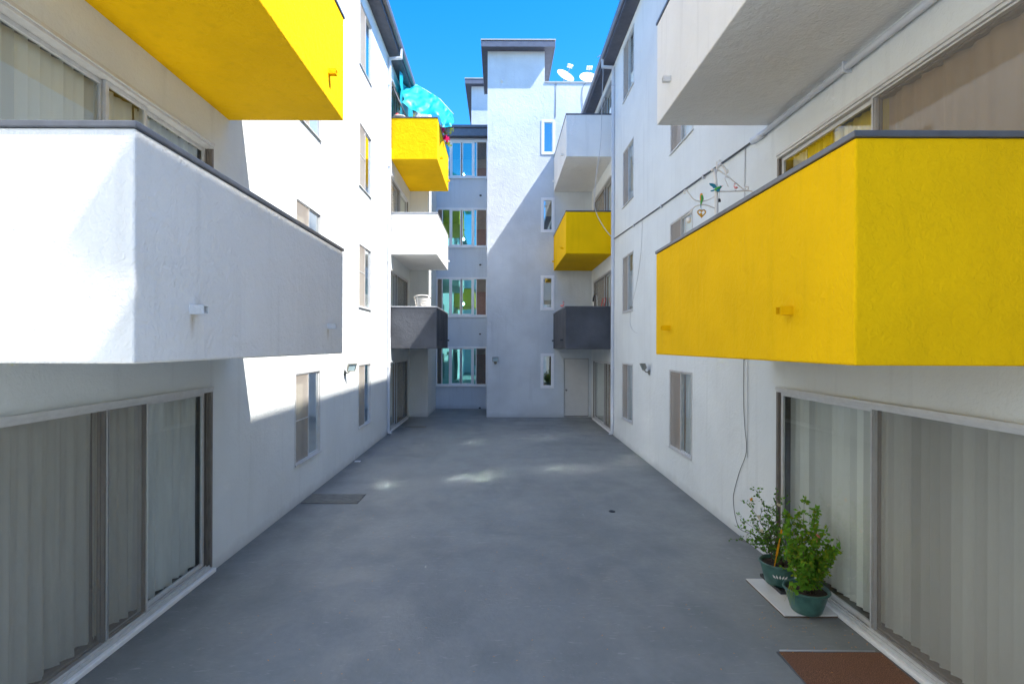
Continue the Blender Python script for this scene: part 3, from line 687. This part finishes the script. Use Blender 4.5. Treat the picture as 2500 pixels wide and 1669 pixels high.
def dish(c, aim, r, label, base):
    aim = Vector(aim).normalized(); c = Vector(c); e = empty('satellite_dish', base, label, 'satellite dish')
    R = aim.to_track_quat('Z', 'Y').to_matrix(); prof = [(r*k/7, .22*r*(k/7)**2) for k in range(8)]
    mb = MB(); mb.lathe(c, prof+[(r*1.02, .22*r+.004), (r*1.02, .2*r)]+[(r*k/7, .22*r*(k/7)**2-.012) for k in range(7, -1, -1)], 28, sx=.9, axis=R); mb.build('reflector', M['white_paint'], e)
    f = c + aim*(r*1.15); lo = c - R @ Vector((0, r, 0))*1.0 + aim*(.2*r)
    lo = min((c + R @ Vector((0, r*s, 0)) for s in (-1, 1)), key=lambda p: p.z)+aim*.1*r
    mb = MB(); mb.tube([c-aim*.03, (c+lo)/2*.4+lo*.6-Vector((0, 0, .02)), f-aim*.05], .016, 6); mb.build('feed_arm', M['steel'], e)
    s = R @ Vector((1, 0, 0))
    mb = MB()
    for k in (-1, 0, 1): mb.tube([f+s*.075*k-aim*.05, f+s*.075*k+aim*.07], .034, 10)
    mb.tube([f-s*.11+aim*.04, f+s*.11+aim*.04], .03, 8); mb.build('receiver', M['white_paint'], e)
    mb = MB(); mb.tube([base, c-aim*.08+Vector((0, 0, -.05)), c-aim*.02], .025, 8); mb.build('mast', M['steel'], e)
    return e
dish((2.31, 19.45, 12.33), (.36, -.72, .6), .36, 'white satellite dish tilted sideways on the parapet beside the tall tower', (2.31, 19.62, 11.53))
dish((3.16, 19.45, 12.27), (.0, -.8, .6), .34, 'white satellite dish on the parapet nearest the right roof edge', (3.16, 19.62, 11.53))

# ------------------------------------------------------------------ tarp and things on far balconies
tpts = [(970.7,202,17.0),(984,206,17.2),(997,208,17.3),(1014,207,17.4),(1027,214,17.4),(1040,221.6,17.35),(1056,231,17.3),(1071.6,242,17.2),(1088,260,17.1),(1102,276,17.0),(1105,288,16.9),(1107,298,16.8),
 (965,209,16.6),(968,224.5,16.2),(987,231,16.9),(986.5,243.6,16.1),(1009,236,16.5),(1012,213,16.9),(1029.5,257,15.9),(1042,243.6,16.7),(1055,248,16.3),(1069,252,16.9),(1080,270,16.2),(1096.5,279,16.9),
 (979,251,15.9),(999,265.6,16.2),(1013,256,16.5),(1026,279,15.8),(1041,282,15.9),(1048,265,16.2),(1060,268,15.8),(1070,283,15.9),(1077,303,15.8),(1083,307,16.0),(1090,292,15.9),(1096.5,301.5,16.5),(1101,310,16.9),(1079,311,16.2)]
from mathutils.geometry import delaunay_2d_cdt
edge = [0,1,2,3,4,5,6,7,8,9,10,11,36,37,32,31,28,27,25,24,15,13,12]
r2 = delaunay_2d_cdt([Vector((p[0], p[1])) for p in tpts], [(edge[k], edge[(k+1) % len(edge)]) for k in range(len(edge))], [], 1, 1e-4)
vs = []
def lerpx(ks, x):
    P = [tpts[k] for k in ks]
    for p, q in zip(P, P[1:]):
        if p[0] <= x <= q[0]: return p[1]+(q[1]-p[1])*(x-p[0])/(q[0]-p[0])
    return P[0][1] if x < P[0][0] else P[-1][1]
for v, o_ in zip(r2[0], r2[3]):
    q = tpts[o_[0]]; ya_, yb_ = lerpx(range(12), q[0]), lerpx((15, 24, 25, 27, 28, 31, 32, 37, 36), q[0])
    t = min(1, max(0, (q[1]-ya_)/max(1, yb_-ya_))); q = (q[0], q[1], 17.35-1.35*t+random.uniform(-.13, .13)*(0 < t < 1))
    vs.append(at(*q))
half = {}

tp = empty('tarp_canopy', (-2.6, 17, 9.2), 'crumpled turquoise tarp strung from the left eave over the top yellow balcony', 'tarp')
mb = MB(); mb.add(vs, [tuple(f) for f in r2[2]], True); sh = mb.build('sheet', M['tarp'], tp, fix=False)
bm = bmesh.new(); bm.from_mesh(sh.data); bmesh.ops.subdivide_edges(bm, edges=bm.edges, cuts=3, use_grid_fill=True, smooth=.35)
for v in bm.verts:
    p = v.co*3.2; rd = 1-2.4*abs(noise.noise(Vector((p.x*1.1-p.z*.7, p.y*.4, p.z*.5+p.x*.6)))); r3_ = 1-2.4*abs(noise.noise(p*1.1+Vector((5, 2, 7)))); v.co += Vector((.03*noise.noise(p), -.09*rd-.03*r3_+.05*noise.noise(p+Vector((9, 0, 0))), -.0*rd+.04*noise.noise(p*1.7)))*(.35 if v.is_boundary else 1)
bm.to_mesh(sh.data); bm.free()
for p in sh.data.polygons: p.use_smooth = True
def P_(px, py, Y): return at(px, py, Y)
mb = MB(); mb.tube([P_(957, 214, 15.9), P_(990, 286, 15.9)], .022, 8); mb.build('pole', M['trim'], tp)
mb = MB(); mb.tube([P_(1014, 208, 17.38), P_(1040, 223, 17.3), P_(1072, 243, 17.15), P_(1105, 279, 16.95)], .012, 6); mb.build('rope', M['white_paint'], tp)
# back sheet shading the door
vs = []; fs = []
for i in range(13):
    for j in range(9):
        s, t = i/12, j/8; vs.append(Vector((XL+.18+.03*math.sin(s*14+t), 15.9+2.2*s, 10.72-1.5*t+.1*s))+Vector((.05*noise.noise(Vector((s*4, t*4, 0))), 0, 0)))
for i in range(12):
    for j in range(8): a = i*9+j; fs.append((a, a+1, a+10, a+9))
mb = MB(); mb.add(vs, fs, True); mb.build('back_sheet', M['tarp'], tp, fix=False)
# white bowl with red fruit, bottle
cz = 9.22
e = empty('fruit_bowl', (-3.04, 15.66, cz), 'white bowl of red fruit on the rim of the top left yellow balcony', 'bowl')
mb = MB(); mb.lathe((-3.0, 15.68, cz), [(.0, .0), (.05, 0), (.12, .05), (.125, .052), (.05, .01), (0, .01)], 18, sx=1.4); mb.build('bowl', M['white_paint'], e)
for dx, dz in ((-.06, .06), (.0, .055), (-.03, .1)):
    mb = MB(); mb.ball((-3.04+dx, 15.68, cz+dz), .045, 8); mb.build('fruit', M['red'], e)
mb = MB(); mb.tube([(-2.62, 15.7, cz-.2), (-2.60, 15.7, cz+.0), (-2.56, 15.68, cz+.12)], [.02, .02, .012], 6)
tag(mb.build('cactus_stem', M['leaf_lime']), 'single lime green plant stem poking above the rim of the top left balcony', 'plant')

# flowering sprig over the edge
e = empty('bougainvillea', (-1.80, 17.1, 8.3), 'pink flowering sprigs hanging past the side of the top left yellow balcony', 'plant')
pts = [at(1074, 300, 17.3), at(1082, 312, 17.2), at(1086, 328, 17.1), at(1090, 345, 17.1), at(1094, 358, 17.1)]
mb = MB(); mb.tube(pts, .008, 5); mb.tube([pts[1], at(1097, 318, 17.2), at(1100, 316, 17.2)], .006, 5); mb.build('stem', M['twig'], e)
def leafquad(mb, p, d, up, L, w):
    d = d.normalized(); s = d.cross(up); s = s.normalized() if s.length > 1e-4 else Vector((1, 0, 0)); nrm = s.cross(d)
    m1 = p+d*L*.5
    mb.add([p, m1+s*w+nrm*w*.35, p+d*L, m1-s*w+nrm*w*.35], [(0, 1, 2), (0, 2, 3)], True)
def rv(): return Vector((random.uniform(-1, 1), random.uniform(-1, 1), random.uniform(-1, 1))).normalized()
mb = MB()
for c_ in (at(1082, 319, 17.1), at(1086, 335, 17.05), at(1090, 340, 17.05)):
    for k in range(26): leafquad(mb, c_+rv()*.05, rv(), rv(), .08, .03)
mb.build('blossom', M['pink'], e, fix=False)
mb = MB()
for c_ in (at(1093, 322, 17.1), at(1099, 318, 17.1), at(1086, 327, 17.1), at(1092, 352, 17.1), at(1096, 356, 17.1)):
    for k in range(16): leafquad(mb, c_+rv()*.06, rv(), rv(), .07, .022)
tag(mb.build('foliage', M['leaf_lime'], e, fix=False), kind='stuff')

# strap chairs stacked on charcoal balcony
def strap_chair(o, rz, label, r=.27):
    """barrel chair: hoop rim open at the front, horizontal vinyl straps"""
    o = Vector(o); e = empty('patio_chair', o, label, 'chair', 'white strap chairs on the charcoal balcony'); R = Matrix.Rotation(rz, 3, 'Z')
    def L(x, y, z): return o + R @ Vector((x, y, z))
    W_ = [math.radians(-25+230*k/16) for k in range(17)]
    mb = MB(); mb.tube([L(r*math.cos(w), r*math.sin(w), .72+.05*math.sin(w)) for w in W_], .017, 6)
    for w in (W_[0], W_[-1], W_[5], W_[11]): mb.tube([L(r*math.cos(w), r*math.sin(w), .72+.05*math.sin(w)), L(r*.74*math.cos(w), r*.74*math.sin(w), .40), L(r*.95*math.cos(w), r*.95*math.sin(w), 0)], .013, 6)
    mb.tube([L(r*.76*math.cos(PI*k/8), r*.76*math.sin(PI*k/8), .40) for k in range(17)], .012, 6); mb.build('frame', M['orn_white'], e)
    for k in range(6):
        z = .43+.047*k; q = r*(.76+.22*(z-.40)/.33); mb = MB()
        a = [L(q*math.cos(w), q*math.sin(w), z) for w in W_]; b2 = [v+Vector((0, 0, .026)) for v in a]
        mb.add(a+b2, [(i, i+1, i+18, i+17) for i in range(16)], True); mb.build('strap', M['orn_white'], e, fix=False)
    for k in range(6):
        y = -.16+.055*k; hw = math.sqrt(max(.001, (r*.75)**2-(y+.02)**2)); mb = MB(); mb.box(L, -hw, hw, y, y+.04, .405, .412); mb.build('strap', M['orn_white'], e)
strap_chair((-2.42, 16.05, 2.62), PI, 'lower white strap barrel chair behind the left charcoal balcony rim')
strap_chair((-2.36, 16.05, 3.25), PI+.2, 'topmost white strap barrel chair of the stack on the left charcoal balcony', r=.25)
strap_chair((-2.33, 16.75, 3.05), PI/2, 'tan strap chair at the outer corner of the left charcoal balcony', r=.2)

# flamingo on right charcoal balcony rim
def flamingo(c, s, label, name='flamingo_figurine', rot=0):
    c = Vector(c); e = empty(name, c, label, 'ornament'); R = Matrix.Rotation(rot, 3, 'Z')
    L = lambda x, y, z: c + R @ Vector((x*s, y*s, z*s))
    mb = MB(); mb.ball(L(0, 0, .42), .18*s, 10, (1.3, .8, .9), R)
    mb.tube([L(.16, 0, .5), L(.26, 0, .62), L(.24, 0, .76), L(.12, 0, .84), L(.10, 0, .93), L(.17, 0, .99)], [.07*s, .05*s, .045*s, .045*s, .05*s, .06*s], 8); mb.build('body', M['flamingo'], e)
    mb = MB(); mb.tube([L(.17, 0, .99), L(.27, 0, .95), L(.29, 0, .89)], [.04*s, .03*s, .008*s], 6); mb.build('beak', M['black'], e)
    for y in (-.05, .05):
        mb = MB(); mb.tube([L(0, y, .34), L(.02, y, .16), L(0, y, .0)], .018*s, 5); mb.tube([L(-.03, y, .01), L(.1, y, .01)], .02*s, 5); mb.build('leg', M['twig'], e)
    return e
flamingo((1.93, 16.75, 3.69), .24, 'tiny pink flamingo figurine on the rim of the right charcoal balcony')
# hose hoop and red cart handle on right charcoal balcony
e = empty('folded_walker', (2.9, 16.4, 2.62), 'silver hooped frame with black grip standing on the right charcoal balcony', 'frame')
pts = [at(1449, 744, 16.4), at(1449, 728, 16.4), at(1451, 718, 16.4), at(1454, 716, 16.4), at(1457, 724, 16.4), at(1458, 744, 16.4)]
mb = MB(); mb.tube([Vector((pts[0].x, 16.4, 2.61))]+pts+[Vector((pts[-1].x, 16.4, 2.61))], .016, 7); mb.build('hoop', M['steel'], e)
mb = MB(); mb.tube([at(1448, 735, 16.38), at(1448.5, 727, 16.38), at(1451, 719.5, 16.38)], .028, 7); mb.build('grip', M['black'], e)
e = empty('hand_cart', (3.1, 16.4, 2.62), 'red handled folding cart on the right charcoal balcony', 'cart')
a, b2, c2, d2 = at(1468, 744, 16.4), at(1472, 727.5, 16.4), at(1479, 726, 16.4), at(1475, 744, 16.4)
mb = MB(); mb.tube([a+Vector((-.1, 0, -1.1)), a, b2, c2, d2, d2+Vector((-.1, 0, -1.1))], .013, 7); mb.build('handle', M['red'], e)
mb = MB(); mb.box(I3, a.x-.12, a.x+.12, 16.2, 16.5, 2.615, 2.63); mb.build('platform', M['steel'], e)

# ------------------------------------------------------------------ hanger stand with ornaments on the near right balcony
YS = 4.72
def S(px, py, dy=0): return at(px, py, YS+dy)
def V1(x, y): return (1640+x*.1084, 370+y*.1084)
def Z_(x, y, dy=0): return S(*V1(x, y), dy)
st = empty('hanger_stand', (S(1748, 510).x, YS, 2.61), 'white wrought stand with curled arms rising above the yellow balcony rim', 'plant hanger')
mb = MB(); bx = S(1748, 518).x
mb.tube([(bx, YS, 2.61), S(1748, 518), Z_(990, 900), Z_(975, 600), Z_(940, 380)], [.018, .018, .017, .014, .012], 8)
mb.build('post', M['orn_white'], st)
def arm(pts, r=.006):
    P = [Z_(*p) for p in pts]; out = []
    for i in range(len(P)-1):
        p0, p1, p2, p3 = P[max(i-1, 0)], P[i], P[i+1], P[min(i+2, len(P)-1)]
        for k in range(5):
            t = k/5; out.append(.5*((2*p1)+(p2-p0)*t+(2*p0-5*p1+4*p2-p3)*t*t+(3*p1-p0-3*p2+p3)*t**3))
    mb = MB(); mb.tube(out+[P[-1]], r, 6); mb.build('curled_arm', M['orn_white'], st)
arm([(970, 490), (1000, 400), (1030, 320), (1100, 285), (1160, 340), (1200, 420), (1225, 465), (1240, 430), (1215, 385)], .010)
arm([(985, 880), (1200, 882), (1500, 872), (1740, 868), (1800, 895)], .006)
arm([(1010, 385), (1200, 510), (1430, 690), (1640, 855), (1700, 830), (1700, 780), (1650, 775), (1645, 810)], .006)
arm([(1260, 780), (1230, 700), (1180, 600), (1200, 555), (1260, 575)], .004)
arm([(970, 985), (860, 1050), (740, 1095), (600, 1105), (480, 1060), (400, 960), (330, 870), (285, 855), (255, 900), (300, 935)], .005)
arm([(970, 1270), (860, 1220), (740, 1185), (620, 1190), (500, 1235), (420, 1320), (370, 1400)], .006)
arm([(1000, 210), (1000, 290), (1010, 330)], .006)
arm([(1010, 330), (1060, 270), (1100, 215), (1060, 175), (1040, 215)], .004)
mb = MB(); mb.ball(Z_(1012, 328), .014, 8); mb.ball(Z_(905, 400), .015, 8); mb.build('finial', M['orn_white'], st)
# flying teal bird
e = empty('bird_ornament', Z_(1000, 890), 'teal and green bird ornament with spread wings on the white stand', 'ornament')
Rb = Matrix.Rotation(math.radians(30), 3, 'Y')
mb = MB(); mb.ball(Z_(1020, 820, -.03), .016, 10, (2.0, 1, 1), Matrix.Rotation(math.radians(-25), 3, 'Y')); mb.build('body', M['green'], e)
mb = MB(); mb.ball(Z_(1085, 780, -.03), .011, 8); mb.build('head', M['teal'], e)
mb = MB(); mb.tube([Z_(1100, 772, -.03), Z_(1150, 752, -.035)], [.005, .001], 5); mb.build('beak', M['flamingo'], e)
def flat(pts, dy, th, name, mat, par):
    mb = MB(); k = len(pts); a = [Z_(x, y, dy) for x, y in pts]; b2 = [v+Vector((0, th, 0)) for v in a]
    mb.add(a+b2, [tuple(range(k)), tuple(range(k, 2*k))]+[(i, (i+1) % k, k+(i+1) % k, k+i) for i in range(k)]); return mb.build(name, M[mat], par)
flat([(1010, 790), (960, 715), (900, 700), (835, 695), (850, 740), (900, 770), (935, 815)], -.035, .006, 'wing', 'teal', e)
flat([(1020, 830), (1080, 815), (1070, 880), (1030, 890), (990, 860)], -.045, .006, 'wing', 'teal', e)
flat([(960, 830), (900, 850), (860, 865), (880, 885), (940, 870), (975, 850)], -.03, .005, 'tail', 'teal', e)
# parrot
e = empty('parrot_ornament', Z_(640, 1250), 'green parrot ornament with orange head perched on the curled arm', 'ornament')
mb = MB(); mb.tube([Z_(650, 945, -.02), Z_(660, 990, -.02), Z_(668, 1050, -.02), Z_(655, 1120, -.02), Z_(645, 1180, -.02)], [.010, .014, .016, .009, .005], 9); mb.build('body', M['green'], e)
mb = MB(); mb.ball(Z_(655, 955, -.022), .0125, 8); mb.build('head', M['orange'], e)
mb = MB(); mb.tube([Z_(645, 1170, -.02), Z_(640, 1255, -.02)], [.005, .002], 5); mb.build('tail', M['teal'], e)
flat([(625, 980), (640, 960), (650, 1060), (635, 1100), (622, 1040)], -.038, .004, 'wing', 'orange', e)
# heart ornament
e = empty('heart_ornament', Z_(660, 1480), 'brass heart shaped ornament hanging below the parrot', 'ornament')
mb = MB(); pts = []
for k in range(25):
    w = 2*PI*k/24; x = 16*math.sin(w)**3; z = 13*math.cos(w)-5*math.cos(2*w)-2*math.cos(3*w)-math.cos(4*w); pts.append(Z_(662+x*5.4, 1370-z*5.6))
mb.tube(pts, .0065, 6); mb.build('heart_rim', M['gold'], e)
mb = MB(); mb.ball(Z_(650, 1400), .012, 8, (1, .6, 1.3)); mb.tube([Z_(660, 1300), Z_(650, 1400)], .003, 5); mb.build('charm', M['gold'], e)
mb = MB(); mb.tube([Z_(650, 1190), Z_(660, 1310)], .0015, 4); mb.build('hook', M['steel'], e)
flamingo(Z_(1425, 872)-Vector((0, .01, 0)), .052*1.0/.8*1.0, 'little red flamingo ornament on the straight arm of the white stand', rot=PI*.9)
e = empty('wind_bell', Z_(1060, 1110), 'small dark bell hanging on a thread beside the white post', 'bell')
mb = MB(); mb.tube([Z_(1060, 885), Z_(1060, 1060)], .0012, 4); mb.build('thread', M['black'], e)
mb = MB(); mb.lathe(Z_(1060, 1085), [(0, .018), (.009, .014), (.012, 0), (.014, -.012), (0, -.010)], 12); mb.build('bell_cup', M['black'], e)
e = empty('hanging_lantern', Z_(300, 1560), 'small pale lantern hanging low from the curled arm in front of a window', 'lantern')
c0 = Z_(370, 1500)
mb = MB(); mb.tube([Z_(370, 1395), c0+Vector((0, 0, .02))], .0012, 4); mb.build('hook', M['steel'], e)
mb = MB(); mb.lathe(c0, [(0, .02), (.02, .008), (.022, -.02), (.014, -.034), (0, -.034)], 12); mb.build('shade', M['orn_white'], e)

# ------------------------------------------------------------------ ground-level things by the right door
e = empty('tile_board', (2.92, 5.38, 0), 'white rectangular board lying on the ground under the green pots', 'board')
mb = MB(); mb.box(I3, 2.67, 3.17, 4.99, 5.77, .002, .014); mb.build('underside', M['twig'], e)
mb = MB(); mb.box(I3, 2.668, 3.172, 4.988, 5.772, .0145, .027); mb.build('slab', M['tile'], e, bevel=.003)
e = empty('plant_tray', (3.0, 5.6, .028), 'black plastic tray under the rear green pot', 'tray')
mb = MB(); mb.box(I3, 2.85, 3.15, 5.40, 5.83, .028, .036); ring(mb, lambda u, d, z: Vector((u, z, .036+d)), 2.85, 3.15, 5.40, 5.83, 0.0005, .022, .012)
for k in range(5): mb.box(I3, 2.875+.055*k, 2.885+.055*k, 5.42, 5.81, .0365, .043)
mb.build('basin', M['black'], e)

def potted(c, r, h, label, tips, leafm, nleaf, lsize, spread, blooms=()):
    c = Vector(c); e = empty('potted_plant', c, label, 'potted plant')
    prof = [(0, 0), (r*.60, 0), (r*.66, .012), (r*.80, h*.45), (r*.92, h*.86), (r*.94, h*.90), (r*1.0, h*.91), (r*1.02, h*.94), (r*1.0, h), (r*.93, h*1.0), (r*.90, h*.9), (r*.86, h*.8)]
    mb = MB(); mb.lathe(c, prof, 40, sx=1.0); pt = mb.build('pot', M['pot'], e)
    if True:
        # embossed oval badge on the front of the pot
        mb = MB(); a = -PI*.62
        for k in range(5):
            w = a+(k-2)*.16; p = c+Vector((math.cos(w)*r*.845, math.sin(w)*r*.845, h*.5)); d = Vector((0, 0, 1)) + Vector((math.cos(w), math.sin(w), 0))*.25 + Vector((-math.sin(w), math.cos(w), 0))*(k-2)*.4
            leafquad(mb, p-d.normalized()*.02, d, Vector((math.cos(w), math.sin(w), 0)), .05, .010)
        mb.build('relief_pattern', M['tile'], pt, fix=False) if label.startswith('rear') else None
    mb = MB(); vs = [c+Vector((0, 0, h*.84))]; k = 28
    for rr in (.3, .6, .87):
        for i in range(k): w = 2*PI*i/k; vs.append(c+Vector((math.cos(w)*r*rr, math.sin(w)*r*rr, h*(.83 if rr > .8 else .84)+random.uniform(0, .012))))
    fs = [(0, 1+i, 1+(i+1) % k) for i in range(k)]
    for q in range(2):
        for i in range(k): fs.append((1+q*k+i, 1+q*k+(i+1) % k, 1+(q+1)*k+(i+1) % k, 1+(q+1)*k+i))
    mb.add(vs, fs); mb.build('soil', M['soil'], e)
    stems = MB(); lf = MB(); lf2 = MB()
    for ti, tip in enumerate(tips):
        tip = Vector(tip); b0 = c+Vector((random.uniform(-.3, .3)*r, random.uniform(-.3, .3)*r, h*.82)); n_ = 9; pts = []
        for i in range(n_+1):
            t = i/n_; p = b0.lerp(tip, t); p += Vector((random.uniform(-1, 1), random.uniform(-1, 1), random.uniform(-.4, .4)))*.013*(1 if 0 < i < n_ else 0)
            p.x = b0.x+(tip.x-b0.x)*t**1.5; p.y = b0.y+(tip.y-b0.y)*t**1.5; p += Vector((random.uniform(-1, 1), random.uniform(-1, 1), 0))*.012*t
            p.x = min(p.x, XR-.03); pts.append(p)
        stems.tube(pts, [.0045*(1-.7*i/n_) for i in range(n_+1)], 5)
        for i in range(2, n_+1):
            for q in range(3):
                if random.random() < .8:
                    d = (rv()+Vector((0, 0, .7))).normalized(); L = random.uniform(.05, .13)*spread; p = pts[i]
                    e2 = p+d*L; e2.x = min(e2.x, XR-.03); mid = (p+e2)/2+rv()*.01
                    stems.tube([p, mid, e2], [.002, .0015, .001], 3, False)
                    for z in range(nleaf):
                        s = random.random(); lp = p.lerp(e2, s)+rv()*.006; dd = (rv()+d*.5); L2 = lsize*random.uniform(.6, 1.25)
                        if lp.x > XR-.05: continue
                        leafquad(lf if random.random() < .75 else lf2, lp, dd, rv(), L2, L2*.30)
    stems.build('stems', M['twig'], e)
    tag(lf.build('foliage', M[leafm], e, fix=False), kind='stuff')
    tag(lf2.build('young_foliage', M['leaf_lime'] if leafm == 'leaf' else M['leaf'], e, fix=False), kind='stuff')
    for bc in blooms:
        mb = MB(); bc_ = Vector(bc[:3])
        for k in range(14): leafquad(mb, bc_+rv()*.004, rv(), rv(), .024, .010)
        mb.build('bloom', M[bc[3]], e, fix=False)
    return e
A = lambda x, y, Y: at(1700+x*.3628, 1100+y*.3628, Y)
tips1 = [A(300, 440, 5.7), A(360, 350, 5.7), A(430, 300, 5.8), A(330, 520, 5.6), A(300, 590, 5.5), A(540, 310, 5.8), A(440, 450, 5.6), A(480, 400, 5.5), A(400, 600, 5.5), A(560, 420, 5.7), A(520, 500, 5.5), A(390, 470, 5.8)]
pl1 = potted((2.94, 5.62, .045), .19, .235, 'rear green pot with an airy thin-twigged rose bush on the black tray', tips1, 'leaf_dull', 6, .034, 1.0,
       [(*A(557, 357, 5.7), 'bloom'), (*A(425, 440, 5.55), 'bloom'), (*A(440, 530, 5.55), 'bloom'), (*A(375, 322, 5.8), 'ribbon')])
tips2 = [A(610, 440, 5.2), A(600, 520, 5.1), A(725, 345, 5.15), A(700, 450, 5.1), A(795, 390, 5.1), A(800, 470, 5.1), A(850, 540, 5.1), A(990, 610, 5.0), A(940, 640, 4.95), A(960, 690, 5.0), A(600, 640, 5.1), A(640, 560, 5.0), A(680, 620, 4.95), A(920, 760, 5.0), A(620, 720, 5.0), A(880, 650, 5.05), A(720, 680, 4.9), A(800, 620, 4.95), A(640, 800, 4.9), A(870, 800, 4.95), A(740, 760, 4.88), A(900, 700, 4.95)]
pl2 = potted((2.92, 5.07, .028), .20, .22, 'front green pot with a dense bushy green plant on the white board', tips2, 'leaf', 8, .046, .8,
       [(*A(822, 565, 5.0), 'coral'), (*A(805, 597, 5.0), 'coral'), (*A(668, 795, 4.9), 'bloom')])
# orange ribbon in rear pot, broad leaves low on the front one
mb = MB(); rp = [A(530, 770, 5.4), A(545, 700, 5.38), A(560, 620, 5.38), A(570, 570, 5.38), A(580, 520, 5.4)]
for i in range(4):
    w = Vector((.011, 0, 0))*(.5+.5*(i % 2)); mb.quad(rp[i]-w, rp[i]+w, rp[i+1]+w, rp[i+1]-w)
mb.build('ribbon', M['ribbon'], pl1, fix=False)
for (x, y) in ((700, 900), (720, 860), (740, 930), (690, 930), (725, 905), (660, 880)):
    mb = MB(); p = A(x, y, 4.86); d = rv()+Vector((0, -.6, .3)); 
    for k in range(3): leafquad(mb, p, d+Vector((k-1, 0, .2)), Vector((0, -.3, 1)), .055, .022)
    mb.build('broad_leaf', M['leaf'], pl2, fix=False)
mb = MB()
for k in range(9):
    p = A(640+random.uniform(-10, 15), 870, 4.9); q = A(600+k*8, 930+random.uniform(0, 110), 4.84); mb.tube([p, (p+q)/2+Vector((0, -.02, .03)), q], [.002, .0018, .0008], 3, False)
mb.build('grass_blades', M['leaf_lime'], pl2)

# doormat
e = empty('doormat', (2.73, 3.75, 0), 'brown coir doormat outside the right sliding door', 'doormat')
nx, ny = 20, 28; vs = []; fs = []
for j in range(ny+1):
    for i in range(nx+1):
        x = 2.31+.84*i/nx; y = 3.1+1.31*j/ny; vs.append(Vector((x+.004*math.sin(y*9), y+.003*math.sin(x*11), .012+.003*noise.noise(Vector((x*5, y*5, 0))))))
for j in range(ny):
    for i in range(nx): a = j*(nx+1)+i; fs.append((a, a+1, a+nx+2, a+nx+1))
mb = MB(); mb.add(vs, fs, True); mb.build('pile', M['coir'], e, fix=False)
mb = MB(); ring(mb, lambda u, d, z: Vector((u, z, d)), 2.30, 3.16, 3.09, 4.42, .002, .011, .012); mb.build('backing_edge', M['conduit'], e)
mb = MB(); mb.tube([(2.33, 4.425, .016), (2.7, 4.43, .012), (3.12, 4.425, .012)], .007, 6); mb.build('curled_edge', M['coping_pale'], e)

# slatted drain covers
def grate(x0, x1, y0, y1, k, label):
    e = empty('drain_grate', ((x0+x1)/2, (y0+y1)/2, 0), label, 'drain cover'); w = (y1-y0)/k
    mb = MB(); mb.box(I3, x0, x1, y0, y1, .002, .006); mb.build('backing', M['black'], e)
    for i in range(k):
        mb = MB(); j = random.uniform(-.006, .006); mb.box(I3, x0+.004, x1-.01+j, y0+i*w+w*.12, y0+(i+1)*w-w*.12, .0065, .010+random.uniform(0, .002)); mb.build('slat', M['wood_slat'], e, bevel=.002)
grate(-3.19, -2.28, 8.52, 9.06, 9, 'weathered slatted wooden mat on the ground against the left wall, nearest one')
grate(-2.95, -2.30, 16.4, 16.68, 4, 'small dark slatted mat on the ground by the far left sliding door')
e = empty('floor_drain', (1.72, 8.17, 0), 'small round dark drain set in the grey courtyard floor', 'drain')
mb = MB(); mb.lathe((1.72, 8.17, .002), [(.05, 0), (.05, .006), (.040, .006), (.038, .002), (0, .002)], 20); mb.build('rim', M['black'], e)
for k in range(3):
    mb = MB(); mb.box(I3, 1.69, 1.75, 8.15+.017*k, 8.158+.017*k, .0045, .007); mb.build('bar', M['conduit'], e)
mb = MB(); mb.box(I3, -3.16, -3.04, 11.55, 11.62, .001, .02); mb.tube([(-3.2, 11.66, .02), (-3.19, 11.65, .16)], .008, 5)
tag(mb.build('plastic_scrap', M['white_paint'], bevel=.004), 'tiny white scrap lying at the foot of the left wall', 'scrap')
# fallen leaves and grit
mb = MB()
for k in range(260):
    if k < 55: x, y = random.uniform(2.3, 3.15), random.uniform(4.3, 5.1); 
    else: x, y = random.uniform(-2.5, 3), random.uniform(4, 9)
    if 2.66 < x and y > 4.97: continue
    p = Vector((x, y, .018 if y < 4.42 and x > 2.3 else .004)); leafquad(mb, p, Vector((random.uniform(-1, 1), random.uniform(-1, 1), .15)), Vector((0, 0, 1)), random.uniform(.008, .022), .004)
tag(mb.build('leaf_litter', M['orange'], fix=False), 'scattered fallen petals and leaf bits on the ground by the doormat', 'leaf litter', kind='stuff')
